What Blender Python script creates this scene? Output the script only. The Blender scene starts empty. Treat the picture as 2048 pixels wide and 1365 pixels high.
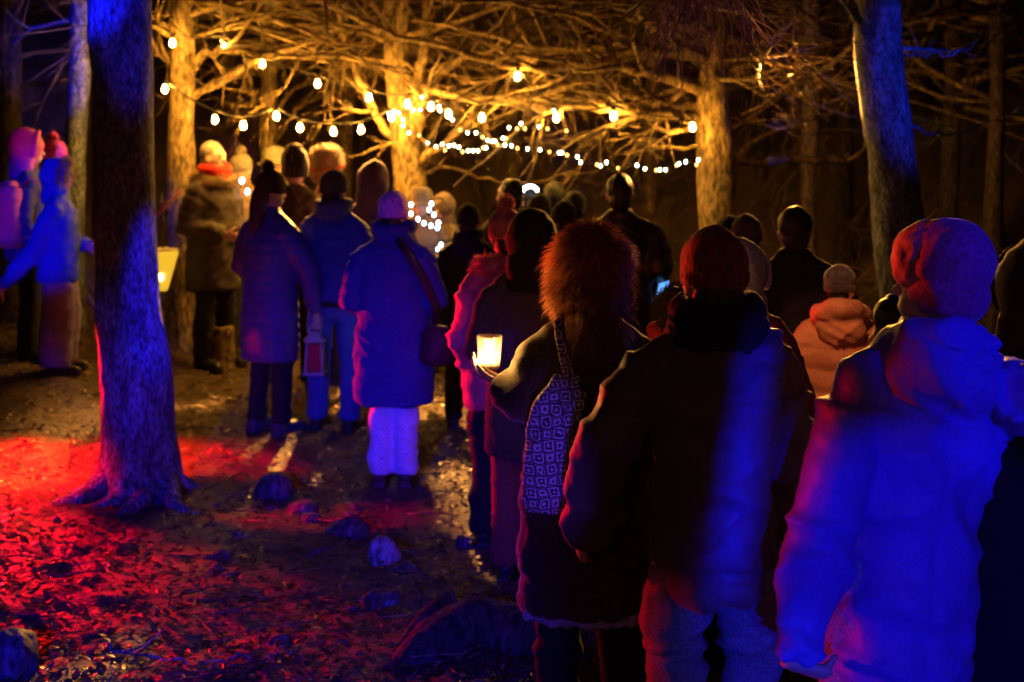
import bpy, math, random
import numpy as np
from mathutils import Vector, Matrix, Quaternion

random.seed(7)
RNG = np.random.default_rng(11)
SC = bpy.context.scene
COL = SC.collection

# ------------------------------------------------------------------ camera
F, HOR, CZ = 2844.0, 230.0, 2.0           # focal length in photo pixels, horizon row, eye height


def P(px, py, Y):
    """Point of the place seen at photo pixel (px, py) at a distance Y."""
    return Vector(((px - 1024) * Y / F, Y, CZ - (py - HOR) * Y / F))


cam_d = bpy.data.cameras.new('camera')
cam = bpy.data.objects.new('camera', cam_d)
COL.objects.link(cam)
cam.location = (0, 0, CZ)
cam.rotation_euler = (math.radians(90), 0, 0)
cam_d.sensor_width = 36
cam_d.lens = 50
cam_d.shift_y = -(682.5 - HOR) / 2048
cam_d.clip_start = 0.05
cam_d.clip_end = 600
cam_d.dof.use_dof = True
cam_d.dof.focus_distance = 4.25
cam_d.dof.aperture_fstop = 3.2
SC.camera = cam

# ------------------------------------------------------------------ night sky
world = bpy.data.worlds.new('World')
SC.world = world
world.use_nodes = True
nt = world.node_tree
bg = nt.nodes['Background']
sky = nt.nodes.new('ShaderNodeTexSky')
sky.sky_type = 'NISHITA'
sky.sun_disc = False
sky.sun_elevation = math.radians(-4)
sky.sun_rotation = math.radians(200)
tint = nt.nodes.new('ShaderNodeMixRGB')
tint.blend_type = 'MULTIPLY'
tint.inputs[0].default_value = 1.0
tint.inputs[2].default_value = (1.0, .42, .50, 1)      # warm purple tint added to lift the ambient light
nt.links.new(sky.outputs[0], tint.inputs[1])
nt.links.new(tint.outputs[0], bg.inputs['Color'])
bg.inputs['Strength'].default_value = 0.3

# ------------------------------------------------------------------ coloured stage lamps behind and beside the audience, with added fill spots
BLUE = (0.003, 0.006, 1.0)
BLUE_CYAN = (0.004, 0.05, 1.0)
PURPLE = (0.13, 0.004, 1.0)
AMBER = (1.0, 0.40, 0.07)
RED = (1.0, 0.004, 0.012)


def spot(name, loc, target, power, deg, color, blend=0.4, radius=0.05, sx=1.0, sy=1.0, roll=0.0):
    d = bpy.data.lights.new(name, 'SPOT')
    d.energy = power
    d.color = color
    d.spot_size = math.radians(deg)
    d.spot_blend = blend
    d.shadow_soft_size = radius
    o = bpy.data.objects.new(name, d)
    COL.objects.link(o)
    o.location = loc
    v = Vector(target) - Vector(loc)
    o.rotation_euler = (v.to_track_quat('-Z', 'Y') @ Quaternion((0, 0, 1), math.radians(roll))).to_euler()
    o.scale = (sx, sy, 1)
    return o


# blue: one source from behind, split into added narrow beams that imitate shadow patterns
spot('added_blue_beam', (4.7, -0.9, 2.7), P(1985, 660, 3.5), 950, 7.4, BLUE, .45, .06, .75, 1.1)
spot('added_blue_beam', (0.5, -2.5, 0.9), P(1790, 1235, 3.5), 900, 10, BLUE, .22, .05, .95, 1.0)
spot('added_blue_beam', (0.9, -3.0, 2.0), P(1490, 930, 3.6), 7000, 7.4, BLUE, .75, .05, .115, 1.0, -9)
spot('added_blue_beam', (0.9, -3.0, 1.1), P(1475, 1290, 3.72), 520, 4.4, BLUE_CYAN, .8)
spot('added_blue_beam', (0.1, -3.0, 1.1), P(1090, 910, 4.02), 1000, 3.8, (.10, .03, 1.0), .5, .05, .5, 1.0)
spot('added_blue_beam', (-1.3, -1.0, 2.5), P(690, 700, 8.0), 700, 12, BLUE, .5, .05, 1, 1)
spot('added_blue_beam', (-1.2, -1.0, 2.3), P(795, 890, 7.7), 900, 3.0, BLUE, .6)
spot('added_blue_beam', (-1.3, -1.0, 2.5), P(790, 405, 7.7), 500, 1.6, PURPLE, .8)
spot('added_blue_beam', (-1.6, -1.0, 2.5), P(520, 450, 8.8), 420, 2.4, PURPLE, .8)
spot('added_blue_beam', (1.8, -2.0, 2.2), P(312, 590, 7.6), 7000, 7, BLUE, .45, .05, .28, .8)
spot('added_blue_beam', (1.8, -2.0, 2.2), P(285, 60, 7.6), 1800, 6, BLUE, .8, .05, .5, 1.0)
spot('added_blue_beam', (-1.0, -2.0, 2.2), P(250, 770, 7.6), 1500, 4.2, BLUE, .8, .05, .6, 1.0)
spot('added_blue_beam', (-3.0, -2.0, 2.5), P(85, 430, 9.7), 5200, 5.6, BLUE, .6)
spot('added_blue_beam', (-3.2, -2.0, 2.5), P(70, 280, 9.9), 2200, 2.4, (.9, .02, .8), .6)  # added magenta beam for the hats of the hikers
spot('added_blue_beam', (5.0, -1.0, 2.6), P(1812, 140, 9.0), 3000, 8, (0.003, 0.035, 1.0), .7, .05, .5, 1.0)
spot('added_blue_beam', (-0.9, 3.0, 2.8), P(145, 90, 11.5), 5000, 8, BLUE, .8)
spot('added_blue_beam', (-1.4, -1.5, 2.6), P(400, 1230, 5.2), 2000, 27, BLUE, .9, .05)
# red: low wash bar at the left edge, plus added spots for single targets
spot('red_wash_and_fill', (-3.5, 9.35, 0.42), (0.75, 5.7, 0.95), 1250, 46, RED, .35, .04, 1.0, .36)
spot('red_wash_and_fill', (-3.5, 9.35, 0.9), P(935, 650, 6.8), 700, 6, RED, .6, .04)
spot('red_wash_and_fill', (-3.9, 8.1, 1.0), (-2.7, 8.25, 0.1), 1300, 33, RED, .8, .05)
spot('red_wash_and_fill', (-2.6, 4.05, 1.3), P(1600, 960, 3.42), 420, 15, RED, .6, .04, .16, 1.0)
spot('red_wash_and_fill', (-1.9, 6.2, 2.1), P(1845, 515, 3.45), 900, 3.0, (1, .03, .006), .7, .04)  # added accent on the left side of the fleece hat
spot('red_wash_and_fill', (-3.7, 7.6, 1.2), (-2.75, 7.9, 0.05), 2000, 50, RED, .8, .05)
spot('red_wash_and_fill', (-3.4, 8.1, 0.45), (-2.3, 6.8, 0.0), 1300, 32, RED, .9, .05)
spot('red_wash_and_fill', (-3.6, 9.5, 0.55), P(450, 925, 8.3), 700, 13, RED, .6, .04, 1.0, .55)
spot('red_wash_and_fill', (-3.4, 7.1, 0.9), P(600, 1020, 7.2), 600, 12, RED, .7, .04)
spot('red_wash_and_fill', (-1.4, 5.7, 2.2), P(1115, 530, 4.3), 1000, 3.8, (1.0, .10, .015), .7, .04)  # added to warm the fur hat
spot('red_wash_and_fill', (-3.2, 6.6, 1.3), P(938, 640, 6.8), 420, 6, RED, .7, .04)
spot('red_wash_and_fill', (-3.2, 6.1, 0.8), P(1015, 1000, 6.3), 420, 5, RED, .7, .04)
spot('added_purple_spot', (-1.0, -1.0, 1.8), P(1400, 80, 5.6), 520, 4.5, (.7, .08, .5), .8, .04)  # added so the hanging twigs show up purple
spot('amber_flood_and_fill', (1.95, 11.3, 2.1), (3.6, 14.5, 1.7), 130, 95, AMBER, .8, .06)  # added fill that brightens the woods on the right
spot('red_wash_and_fill', (-2.3, 4.3, 0.7), P(840, 1315, 3.75), 260, 13, RED, .8, .04)  # added to redden the flank of the broad root
spot('amber_flood_and_fill', (0.6, 4.7, 3.2), P(1680, 700, 6.3), 150, 13, (1.0, .34, .14), .6, .05)  # added overhead fill that brightens the jacket of the child
spot('red_wash_and_fill', (-3.2, -2.0, 2.3), P(15, 430, 10.0), 300, 2.0, (1.0, .03, .12), .5, .04)  # added to redden the backpack
spot('red_wash_and_fill', (-1.5, 5.6, 2.2), P(1368, 530, 3.7), 420, 3.0, (1, .03, .006), .7, .04)  # added accent on the left edge of the tall beanie
spot('added_red_fill', (-0.8, -4.0, 3.4), (0.7, 5.0, 0.9), 60, 44, (1.0, .26, .30), 1.0, .3)  # added wide fill standing in for bounced light on dark jackets
# amber floods fixed in the trees beyond the lights, facing the audience
spot('amber_flood_and_fill', (2.05, 10.7, 2.42), (0.7, 5.0, 1.55), 3400, 75, AMBER, .7, .06, 1.0, .32)
spot('amber_flood_and_fill', (-1.15, 11.4, 2.35), (-1.3, 8.9, 0.2), 3400, 58, AMBER, .8, .06)

# ------------------------------------------------------------------ exposure
SC.view_settings.view_transform = 'Standard'
SC.view_settings.look = 'None'
SC.view_settings.exposure = 0.0
SC.view_settings.gamma = 1.0
SC.view_settings.use_curve_mapping = False
SC.cycles.use_denoising = True
SC.cycles.sample_clamp_indirect = 4.0
SC.cycles.max_bounces = 5
SC.cycles.caustics_reflective = False
SC.cycles.caustics_refractive = False


# ================================================================== helpers
def vn(p, seed=0):
    """value noise, N x 3 -> [-1, 1]"""
    p = np.asarray(p, dtype=np.float64)
    i = np.floor(p).astype(np.int64)
    f = p - i
    f = f * f * (3 - 2 * f)

    def h(dx, dy, dz):
        n = (i[:, 0] + dx) * 374761393 + (i[:, 1] + dy) * 668265263 + (i[:, 2] + dz) * 1442695041 + seed * 974634777
        n &= 0xffffffff
        n = ((n ^ (n >> 13)) * 1274126177) & 0xffffffff
        n = ((n ^ (n >> 16)) * 2246822519) & 0xffffffff
        return ((n ^ (n >> 15)) & 0xffff) / 32767.5 - 1
    x, y, z = f[:, 0], f[:, 1], f[:, 2]
    a = h(0, 0, 0) * (1 - x) + h(1, 0, 0) * x
    b = h(0, 1, 0) * (1 - x) + h(1, 1, 0) * x
    c = h(0, 0, 1) * (1 - x) + h(1, 0, 1) * x
    d = h(0, 1, 1) * (1 - x) + h(1, 1, 1) * x
    return (a * (1 - y) + b * y) * (1 - z) + (c * (1 - y) + d * y) * z


def sstep(a, b, x):
    t = np.clip((x - a) / (b - a), 0, 1)
    return t * t * (3 - 2 * t)


def ground_z(x, y):
    x = np.atleast_1d(np.asarray(x, float))
    y = np.atleast_1d(np.asarray(y, float))
    z = np.zeros(np.broadcast(x, y).shape)
    p = np.stack([x + 0 * y, y + 0 * x, 0 * (x + y)], -1)
    near = 1 - sstep(18, 30, np.abs(y)) 
    z += .05 * vn(p * .9, 3) + near * .028 * vn(p * 2.7, 4) + near * .012 * vn(p * 7.5, 5)
    z += .26 * sstep(-2.2, -3.2, x) * sstep(8.0, 9.6, y)          # bank on the left
    z += .42 * np.clip(y - 13.5, 0, 60) * sstep(13.5, 18, y)       # wooded slope behind
    z += .15 * np.clip(np.abs(x) - 8, 0, 60)
    return z


def gz(x, y):
    return float(ground_z(x, y)[0])


class Shape:
    def __init__(s):
        s.v = []
        s.f = []

    def ring_tube(s, pts, rads, n=8, ref=None):
        pts = [Vector(p) for p in pts]
        k = len(pts)
        base = len(s.v)
        t0 = (pts[1] - pts[0]).normalized()
        u = Vector(ref) if ref is not None else (Vector((0, 0, 1)) if abs(t0.z) < .9 else Vector((1, 0, 0)))
        for i in range(k):
            t = (pts[min(i + 1, k - 1)] - pts[max(i - 1, 0)])
            if t.length < 1e-9:
                t = t0
            t.normalize()
            u = u - t * u.dot(t)
            if u.length < 1e-5:
                u = t.orthogonal()
            u.normalize()
            w = t.cross(u)
            r = rads[i] if hasattr(rads, '__len__') else rads
            ru, rw = (r if hasattr(r, '__len__') else (r, r))
            for j in range(n):
                a = 2 * math.pi * j / n
                s.v.append(pts[i] + u * (math.cos(a) * ru) + w * (math.sin(a) * rw))
        for i in range(k - 1):
            for j in range(n):
                a = base + i * n + j
                b = base + i * n + (j + 1) % n
                s.f.append((a, b, b + n, a + n))
        s.f.append(tuple(base + j for j in reversed(range(n))))
        s.f.append(tuple(base + (k - 1) * n + j for j in range(n)))
        return s

    def loft(s, rings, n=24):
        """rings: (z, rx, ry, cx, cy) from the bottom to the top"""
        base = len(s.v)
        for r in rings:
            z, rx, ry = r[:3]
            cx, cy = (r[3], r[4]) if len(r) > 4 else (0, 0)
            for j in range(n):
                a = 2 * math.pi * j / n
                s.v.append(Vector((cx + rx * math.cos(a), cy + ry * math.sin(a), z)))
        k = len(rings)
        for i in range(k - 1):
            for j in range(n):
                a = base + i * n + j
                b = base + i * n + (j + 1) % n
                s.f.append((a, b, b + n, a + n))
        s.f.append(tuple(base + j for j in reversed(range(n))))
        s.f.append(tuple(base + (k - 1) * n + j for j in range(n)))
        return s

    def ball(s, c, r, nu=16, nv=10, M=None):
        c = Vector(c)
        r = r if hasattr(r, '__len__') else (r, r, r)
        base = len(s.v)
        def put(q):
            if M is not None:
                q = M @ q
            s.v.append(c + q)
        put(Vector((0, 0, -r[2])))
        for i in range(1, nv):
            th = math.pi * i / nv
            for j in range(nu):
                a = 2 * math.pi * j / nu
                put(Vector((r[0] * math.sin(th) * math.cos(a), r[1] * math.sin(th) * math.sin(a), -r[2] * math.cos(th))))
        put(Vector((0, 0, r[2])))
        top = len(s.v) - 1
        for j in range(nu):
            s.f.append((base, base + 1 + (j + 1) % nu, base + 1 + j))
            s.f.append((top, top - nu + j, top - nu + (j + 1) % nu))
        for i in range(nv - 2):
            for j in range(nu):
                a = base + 1 + i * nu + j
                b = base + 1 + i * nu + (j + 1) % nu
                s.f.append((a, b, b + nu, a + nu))
        return s

    def box(s, c, d, M=None):
        c = Vector(c)
        b = len(s.v)
        for x in (-1, 1):
            for y in (-1, 1):
                for z in (-1, 1):
                    q = Vector((x * d[0] / 2, y * d[1] / 2, z * d[2] / 2))
                    s.v.append(c + (M @ q if M is not None else q))
        for f in ((0, 1, 3, 2), (4, 6, 7, 5), (0, 4, 5, 1), (2, 3, 7, 6), (0, 2, 6, 4), (1, 5, 7, 3)):
            s.f.append(tuple(b + i for i in f))
        return s

    def mesh(s, name):
        me = bpy.data.meshes.new(name)
        me.from_pydata([tuple(v) for v in s.v], [], s.f)
        return me


def smooth(me, on=True):
    me.polygons.foreach_set('use_smooth', [on] * len(me.polygons))


def link(name, me, mat, parent=None, sm=True):
    if sm:
        smooth(me)
    if mat is not None and not me.materials:
        me.materials.append(mat)
    o = bpy.data.objects.new(name, me)
    COL.objects.link(o)
    if parent is not None:
        o.parent = parent
    return o


def tag(o, label=None, cat=None, group=None, kind=None):
    if label:
        o['label'] = label
    if cat:
        o['category'] = cat
    if group:
        o['group'] = group
    if kind:
        o['kind'] = kind
    return o


def empty(name, loc, label, cat, group=None, rz=0.0, scale=1.0):
    o = bpy.data.objects.new(name, None)
    o.empty_display_size = .1
    COL.objects.link(o)
    o.location = loc
    o.rotation_euler = (0, 0, rz)
    o.scale = (scale,) * 3
    return tag(o, label, cat, group)


def get_co(me):
    n = len(me.vertices)
    co = np.empty(n * 3)
    me.vertices.foreach_get('co', co)
    return co.reshape(-1, 3)


def get_no(me):
    n = len(me.vertices)
    no = np.empty(n * 3)
    me.vertex_normals.foreach_get('vector', no)
    return no.reshape(-1, 3)


def set_co(me, co):
    me.vertices.foreach_set('co', co.reshape(-1))
    me.update()


def fuse(name, S, mat, parent, voxel=.014, it=6, fold=None, seed=0, kind=None):
    """Merge the overlapping shapes into one continuous surface, then fold / quilt / rib it."""
    me = S.mesh('raw')
    t = bpy.data.objects.new('raw', me)
    COL.objects.link(t)
    m = t.modifiers.new('r', 'REMESH')
    m.mode = 'VOXEL'
    m.voxel_size = voxel
    if it:
        m2 = t.modifiers.new('s', 'SMOOTH')
        m2.factor = .5
        m2.iterations = it
    dg = bpy.context.evaluated_depsgraph_get()
    out = bpy.data.meshes.new_from_object(t.evaluated_get(dg))
    bpy.data.objects.remove(t)
    bpy.data.meshes.remove(me)
    out.name = name
    if fold is not None:
        co = get_co(out)
        no = get_no(out)
        d = fold(co, no, seed)
        if d.ndim == 1:
            co = co + no * d[:, None]
        else:
            co = co + d
        set_co(out, co)
    out.materials.clear()
    o = link(name, out, mat, parent)
    if kind:
        o['kind'] = kind
    return o


def cloth_fold(a=1.0):
    def fn(co, no, seed):
        p = co.copy()
        w = .05 * np.stack([vn(co * 4, seed + 1), vn(co * 4, seed + 2), vn(co * 4, seed + 3)], -1)
        q = p + w
        # folds that run across sleeves and diagonally over the back
        r1 = 1 - np.abs(vn(q * [4.2, 4.2, 11], seed + 5)) * 2
        r2 = 1 - np.abs(vn((q @ np.array([[.8, 0, .6], [0, 1, 0], [-.6, 0, .8]])) * [5, 5, 16], seed + 6)) * 2
        r3 = 1 - np.abs(vn((q @ np.array([[.7, 0, -.7], [0, 1, 0], [.7, 0, .7]])) * [3, 3, 8], seed + 7)) * 2
        d = .010 * vn(q * 3.0, seed + 4) + .010 * np.maximum(r1, 0) ** 2 + .007 * r2 + .009 * np.maximum(r3, 0) ** 3 + .0018 * vn(q * 40, seed + 8)
        # long thin creases along the zero lines of two stretched noises
        k1 = np.exp(-(vn(q * [2.6, 2.6, 7.5], seed + 9) / .055) ** 2) * sstep(-.1, .4, vn(q * 3.1, seed + 10))
        k2 = np.exp(-(vn((q @ np.array([[.8, 0, -.6], [0, 1, 0], [.6, 0, .8]])) * [3, 3, 9], seed + 12) / .06) ** 2) * sstep(-.1, .4, vn(q * 2.7, seed + 13))
        d = d - .0075 * k1 - .0065 * k2
        return a * d
    return fn


def quilt_fold(step=.085, amp=.02):
    def fn(co, no, seed):
        w = .012 * vn(co * 5, seed)
        s = np.abs(np.sin(math.pi * (co[:, 2] + w) / step))
        hz = np.clip(1 - np.abs(no[:, 2]), .2, 1)
        return amp * (s ** .55 - .6) * hz + .006 * vn(co * 9, seed + 2) + .003 * vn(co * 26, seed + 3)
    return fn


def rib_fold(n=46, amp=.0032, cx=0, cy=0):
    def fn(co, no, seed):
        a = np.arctan2(co[:, 1] - cy, co[:, 0] - cx)
        return amp * np.sin(a * n) + .004 * vn(co * 14, seed) + .0015 * vn(co * 60, seed)
    return fn


def lump_fold(amp=.012, f=12):
    def fn(co, no, seed):
        return amp * vn(co * f, seed) + amp * .5 * vn(co * f * 2.7, seed + 1)
    return fn


def fur(name, src, mat, parent, n, length, width=.0016, gravity=.35, seed=0, zmin=-9, comb=(0, 0, 0)):
    """n tapered strands standing on the surface of src (one object, nobody could count them)."""
    rng = np.random.default_rng(seed + 5)
    me = src.data
    co, no = get_co(me), get_no(me)
    keep = np.where(co[:, 2] > zmin)[0]
    idx = rng.choice(keep, n)
    b = co[idx] + rng.normal(0, .006, (n, 3))
    d = no[idx] + rng.normal(0, .33, (n, 3)) + np.array(comb)
    clump = np.stack([vn(b * 22, 31), vn(b * 22, 32), vn(b * 22, 33)], -1)
    d = d + clump * .8
    d /= np.linalg.norm(d, axis=1)[:, None]
    L = length * rng.uniform(.5, 1.15, n)
    g = np.array([0, 0, -1.0])
    mid = b + d * (L * .5)[:, None] + g * (gravity * .12 * L)[:, None]
    tip = b + d * (L * .92)[:, None] + g * (gravity * .55 * L)[:, None] + rng.normal(0, .004, (n, 3))
    a = np.cross(d, rng.normal(0, 1, (n, 3)))
    a /= np.linalg.norm(a, axis=1)[:, None] + 1e-9
    c = np.cross(d, a)
    w = width
    V = np.empty((n, 7, 3))
    for k in range(3):
        ang = 2 * math.pi * k / 3
        o = a * math.cos(ang) + c * math.sin(ang)
        V[:, k] = b + o * w
        V[:, 3 + k] = mid + o * (w * .8)
    V[:, 6] = tip
    base = (np.arange(n) * 7)[:, None]
    quads = np.concatenate([base + np.array([[0, 1, 4, 3]]), base + np.array([[1, 2, 5, 4]]), base + np.array([[2, 0, 3, 5]])])
    tris = np.concatenate([base + np.array([[3, 4, 6]]), base + np.array([[4, 5, 6]]), base + np.array([[5, 3, 6]])])
    o = mass(name, V.reshape(-1, 3), quads, tris, mat, parent)
    o['kind'] = 'stuff'
    return o


def mass(name, V, quads, tris, mat, parent=None, sm=True):
    me = bpy.data.meshes.new(name)
    nq, ntr = len(quads), len(tris)
    me.vertices.add(len(V))
    me.vertices.foreach_set('co', np.asarray(V, np.float32).reshape(-1))
    me.loops.add(nq * 4 + ntr * 3)
    li = np.concatenate([np.asarray(quads, np.int32).reshape(-1), np.asarray(tris, np.int32).reshape(-1)])
    me.loops.foreach_set('vertex_index', li.astype(np.int32))
    me.polygons.add(nq + ntr)
    st = np.concatenate([np.arange(nq) * 4, nq * 4 + np.arange(ntr) * 3])
    me.polygons.foreach_set('loop_start', st.astype(np.int32))
    me.update(calc_edges=True)
    me.validate()
    return link(name, me, mat, parent, sm)


# ------------------------------------------------------------------ materials
MATS = {}


def nodes(name):
    m = bpy.data.materials.new(name)
    m.use_nodes = True
    return m, m.node_tree, m.node_tree.nodes['Principled BSDF']


def cloth(name, col, rough=.85, bump=.25, sheen=.03, scale=260, spec=.25, var=.25):
    if name in MATS:
        return MATS[name]
    m, t, b = nodes(name)
    tc = t.nodes.new('ShaderNodeTexCoord')
    n1 = t.nodes.new('ShaderNodeTexNoise')
    n1.inputs['Scale'].default_value = 7
    n1.inputs['Detail'].default_value = 6
    t.links.new(tc.outputs['Object'], n1.inputs['Vector'])
    mx = t.nodes.new('ShaderNodeMixRGB')
    mx.inputs[1].default_value = tuple(c * (1 - var) for c in col) + (1,)
    mx.inputs[2].default_value = tuple(min(1, c * (1 + var)) for c in col) + (1,)
    t.links.new(n1.outputs['Fac'], mx.inputs[0])
    n2 = t.nodes.new('ShaderNodeTexNoise')
    n2.inputs['Scale'].default_value = scale
    n2.inputs['Detail'].default_value = 3
    t.links.new(tc.outputs['Object'], n2.inputs['Vector'])
    bp = t.nodes.new('ShaderNodeBump')
    wv = t.nodes.new('ShaderNodeTexNoise')
    wv.inputs['Scale'].default_value = scale * .55
    wv.inputs['Detail'].default_value = 2
    t.links.new(tc.outputs['Object'], wv.inputs['Vector'])
    wr = t.nodes.new('ShaderNodeMapRange')
    wr.inputs['From Min'].default_value = .3
    wr.inputs['From Max'].default_value = .7
    wr.inputs['To Min'].default_value = .62 if spec < .3 else .82
    wr.inputs['To Max'].default_value = 1.35 if spec < .3 else 1.15
    t.links.new(wv.outputs['Fac'], wr.inputs['Value'])
    wm = t.nodes.new('ShaderNodeMixRGB')
    wm.blend_type = 'MULTIPLY'
    wm.inputs[0].default_value = 1
    t.links.new(mx.outputs[0], wm.inputs[1])
    t.links.new(wr.outputs[0], wm.inputs[2])
    t.links.new(wm.outputs[0], b.inputs['Base Color'])
    bp.inputs['Strength'].default_value = bump
    bp.inputs['Distance'].default_value = .004
    t.links.new(n2.outputs['Fac'], bp.inputs['Height'])
    # soft creases of worn cloth
    n3 = t.nodes.new('ShaderNodeTexNoise')
    n3.noise_type = 'RIDGED_MULTIFRACTAL'
    n3.inputs['Scale'].default_value = 4.5
    n3.inputs['Detail'].default_value = 3
    n3.inputs['Distortion'].default_value = .7
    mp = t.nodes.new('ShaderNodeMapping')
    mp.inputs['Scale'].default_value = (1, 1, 1.9)
    mp.inputs['Rotation'].default_value = (.3, .5, 0)
    t.links.new(tc.outputs['Object'], mp.inputs['Vector'])
    t.links.new(mp.outputs[0], n3.inputs['Vector'])
    b2 = t.nodes.new('ShaderNodeBump')
    b2.inputs['Strength'].default_value = .45
    b2.inputs['Distance'].default_value = .012
    t.links.new(n3.outputs['Fac'], b2.inputs['Height'])
    t.links.new(bp.outputs[0], b2.inputs['Normal'])
    t.links.new(b2.outputs[0], b.inputs['Normal'])
    b.inputs['Roughness'].default_value = rough
    b.inputs['Specular IOR Level'].default_value = spec
    b.inputs['Sheen Weight'].default_value = sheen
    MATS[name] = m
    return m


def plain(name, col, rough=.5, metal=0, spec=.5, bump=.1):
    if name in MATS:
        return MATS[name]
    m, t, b = nodes(name)
    tc = t.nodes.new('ShaderNodeTexCoord')
    n = t.nodes.new('ShaderNodeTexNoise')
    n.inputs['Scale'].default_value = 30
    t.links.new(tc.outputs['Object'], n.inputs['Vector'])
    mx = t.nodes.new('ShaderNodeMixRGB')
    mx.inputs[1].default_value = tuple(c * .8 for c in col) + (1,)
    mx.inputs[2].default_value = tuple(min(1, c * 1.15) for c in col) + (1,)
    t.links.new(n.outputs['Fac'], mx.inputs[0])
    t.links.new(mx.outputs[0], b.inputs['Base Color'])
    bp = t.nodes.new('ShaderNodeBump')
    bp.inputs['Strength'].default_value = bump
    bp.inputs['Distance'].default_value = .003
    t.links.new(n.outputs['Fac'], bp.inputs['Height'])
    t.links.new(bp.outputs[0], b.inputs['Normal'])
    b.inputs['Roughness'].default_value = rough
    b.inputs['Metallic'].default_value = metal
    b.inputs['Specular IOR Level'].default_value = spec
    MATS[name] = m
    return m


def glow(name, col, strength):
    if name in MATS:
        return MATS[name]
    m, t, b = nodes(name)
    b.inputs['Base Color'].default_value = (.8, .8, .8, 1)
    b.inputs['Emission Color'].default_value = tuple(col) + (1,)
    b.inputs['Emission Strength'].default_value = strength
    MATS[name] = m
    return m


def bark(name, c1, c2, scale=9, rough=.85, bump=.9):
    m, t, b = nodes(name)
    tc = t.nodes.new('ShaderNodeTexCoord')
    mp = t.nodes.new('ShaderNodeMapping')
    mp.inputs['Scale'].default_value = (1, 1, .35)
    t.links.new(tc.outputs['Object'], mp.inputs['Vector'])
    n = t.nodes.new('ShaderNodeTexNoise')
    n.inputs['Scale'].default_value = scale
    n.inputs['Detail'].default_value = 9
    n.inputs['Roughness'].default_value = .65
    n.inputs['Distortion'].default_value = .6
    t.links.new(mp.outputs[0], n.inputs['Vector'])
    n2 = t.nodes.new('ShaderNodeTexVoronoi')
    n2.inputs['Scale'].default_value = scale * 4.5
    t.links.new(mp.outputs[0], n2.inputs['Vector'])
    r = t.nodes.new('ShaderNodeValToRGB')
    r.color_ramp.elements[0].position = .32
    r.color_ramp.elements[1].position = .68
    r.color_ramp.elements[0].color = tuple(c1) + (1,)
    r.color_ramp.elements[1].color = tuple(c2) + (1,)
    t.links.new(n.outputs['Fac'], r.inputs[0])
    n3 = t.nodes.new('ShaderNodeTexNoise')
    n3.inputs['Scale'].default_value = scale * 5
    n3.inputs['Detail'].default_value = 4
    t.links.new(mp.outputs[0], n3.inputs['Vector'])
    r3 = t.nodes.new('ShaderNodeMapRange')
    r3.inputs['From Min'].default_value = .35
    r3.inputs['From Max'].default_value = .65
    r3.inputs['To Min'].default_value = .3
    r3.inputs['To Max'].default_value = 1.5
    t.links.new(n3.outputs['Fac'], r3.inputs['Value'])
    m3 = t.nodes.new('ShaderNodeMixRGB')
    m3.blend_type = 'MULTIPLY'
    m3.inputs[0].default_value = 1
    t.links.new(r.outputs[0], m3.inputs[1])
    t.links.new(r3.outputs[0], m3.inputs[2])
    t.links.new(m3.outputs[0], b.inputs['Base Color'])
    ad = t.nodes.new('ShaderNodeMath')
    ad.operation = 'MULTIPLY_ADD'
    ad.inputs[1].default_value = .35
    t.links.new(n2.outputs['Distance'], ad.inputs[0])
    t.links.new(n.outputs['Fac'], ad.inputs[2])
    bp = t.nodes.new('ShaderNodeBump')
    bp.inputs['Strength'].default_value = bump
    bp.inputs['Distance'].default_value = .02
    t.links.new(ad.outputs[0], bp.inputs['Height'])
    t.links.new(bp.outputs[0], b.inputs['Normal'])
    b.inputs['Roughness'].default_value = rough
    b.inputs['Specular IOR Level'].default_value = .3
    return m


def ground_mat():
    m, t, b = nodes('damp_earth')
    tc = t.nodes.new('ShaderNodeTexCoord')
    n = t.nodes.new('ShaderNodeTexNoise')
    n.inputs['Scale'].default_value = 3.2
    n.inputs['Detail'].default_value = 10
    t.links.new(tc.outputs['Object'], n.inputs['Vector'])
    n2 = t.nodes.new('ShaderNodeTexNoise')
    n2.inputs['Scale'].default_value = 38
    n2.inputs['Detail'].default_value = 8
    n2.inputs['Roughness'].default_value = .7
    mp = t.nodes.new('ShaderNodeMapping')
    mp.inputs['Scale'].default_value = (.6, 1.4, 1)
    mp.inputs['Rotation'].default_value = (0, 0, .25)
    t.links.new(tc.outputs['Object'], mp.inputs['Vector'])
    t.links.new(mp.outputs[0], n2.inputs['Vector'])
    r = t.nodes.new('ShaderNodeValToRGB')
    r.color_ramp.elements[0].position = .35
    r.color_ramp.elements[1].position = .7
    r.color_ramp.elements[0].color = (.07, .05, .03, 1)
    r.color_ramp.elements[1].color = (.26, .18, .10, 1)
    mx = t.nodes.new('ShaderNodeMixRGB')
    mx.inputs[0].default_value = .5
    t.links.new(n.outputs['Fac'], mx.inputs[1])
    t.links.new(n2.outputs['Fac'], mx.inputs[2])
    t.links.new(mx.outputs[0], r.inputs[0])
    t.links.new(r.outputs[0], b.inputs['Base Color'])
    bp = t.nodes.new('ShaderNodeBump')
    bp.inputs['Strength'].default_value = 1.0
    bp.inputs['Distance'].default_value = .05
    t.links.new(n2.outputs['Fac'], bp.inputs['Height'])
    t.links.new(bp.outputs[0], b.inputs['Normal'])
    rr = t.nodes.new('ShaderNodeMapRange')
    rr.inputs['To Min'].default_value = .35
    rr.inputs['To Max'].default_value = .85
    t.links.new(n.outputs['Fac'], rr.inputs['Value'])
    t.links.new(rr.outputs[0], b.inputs['Roughness'])
    return m


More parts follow.
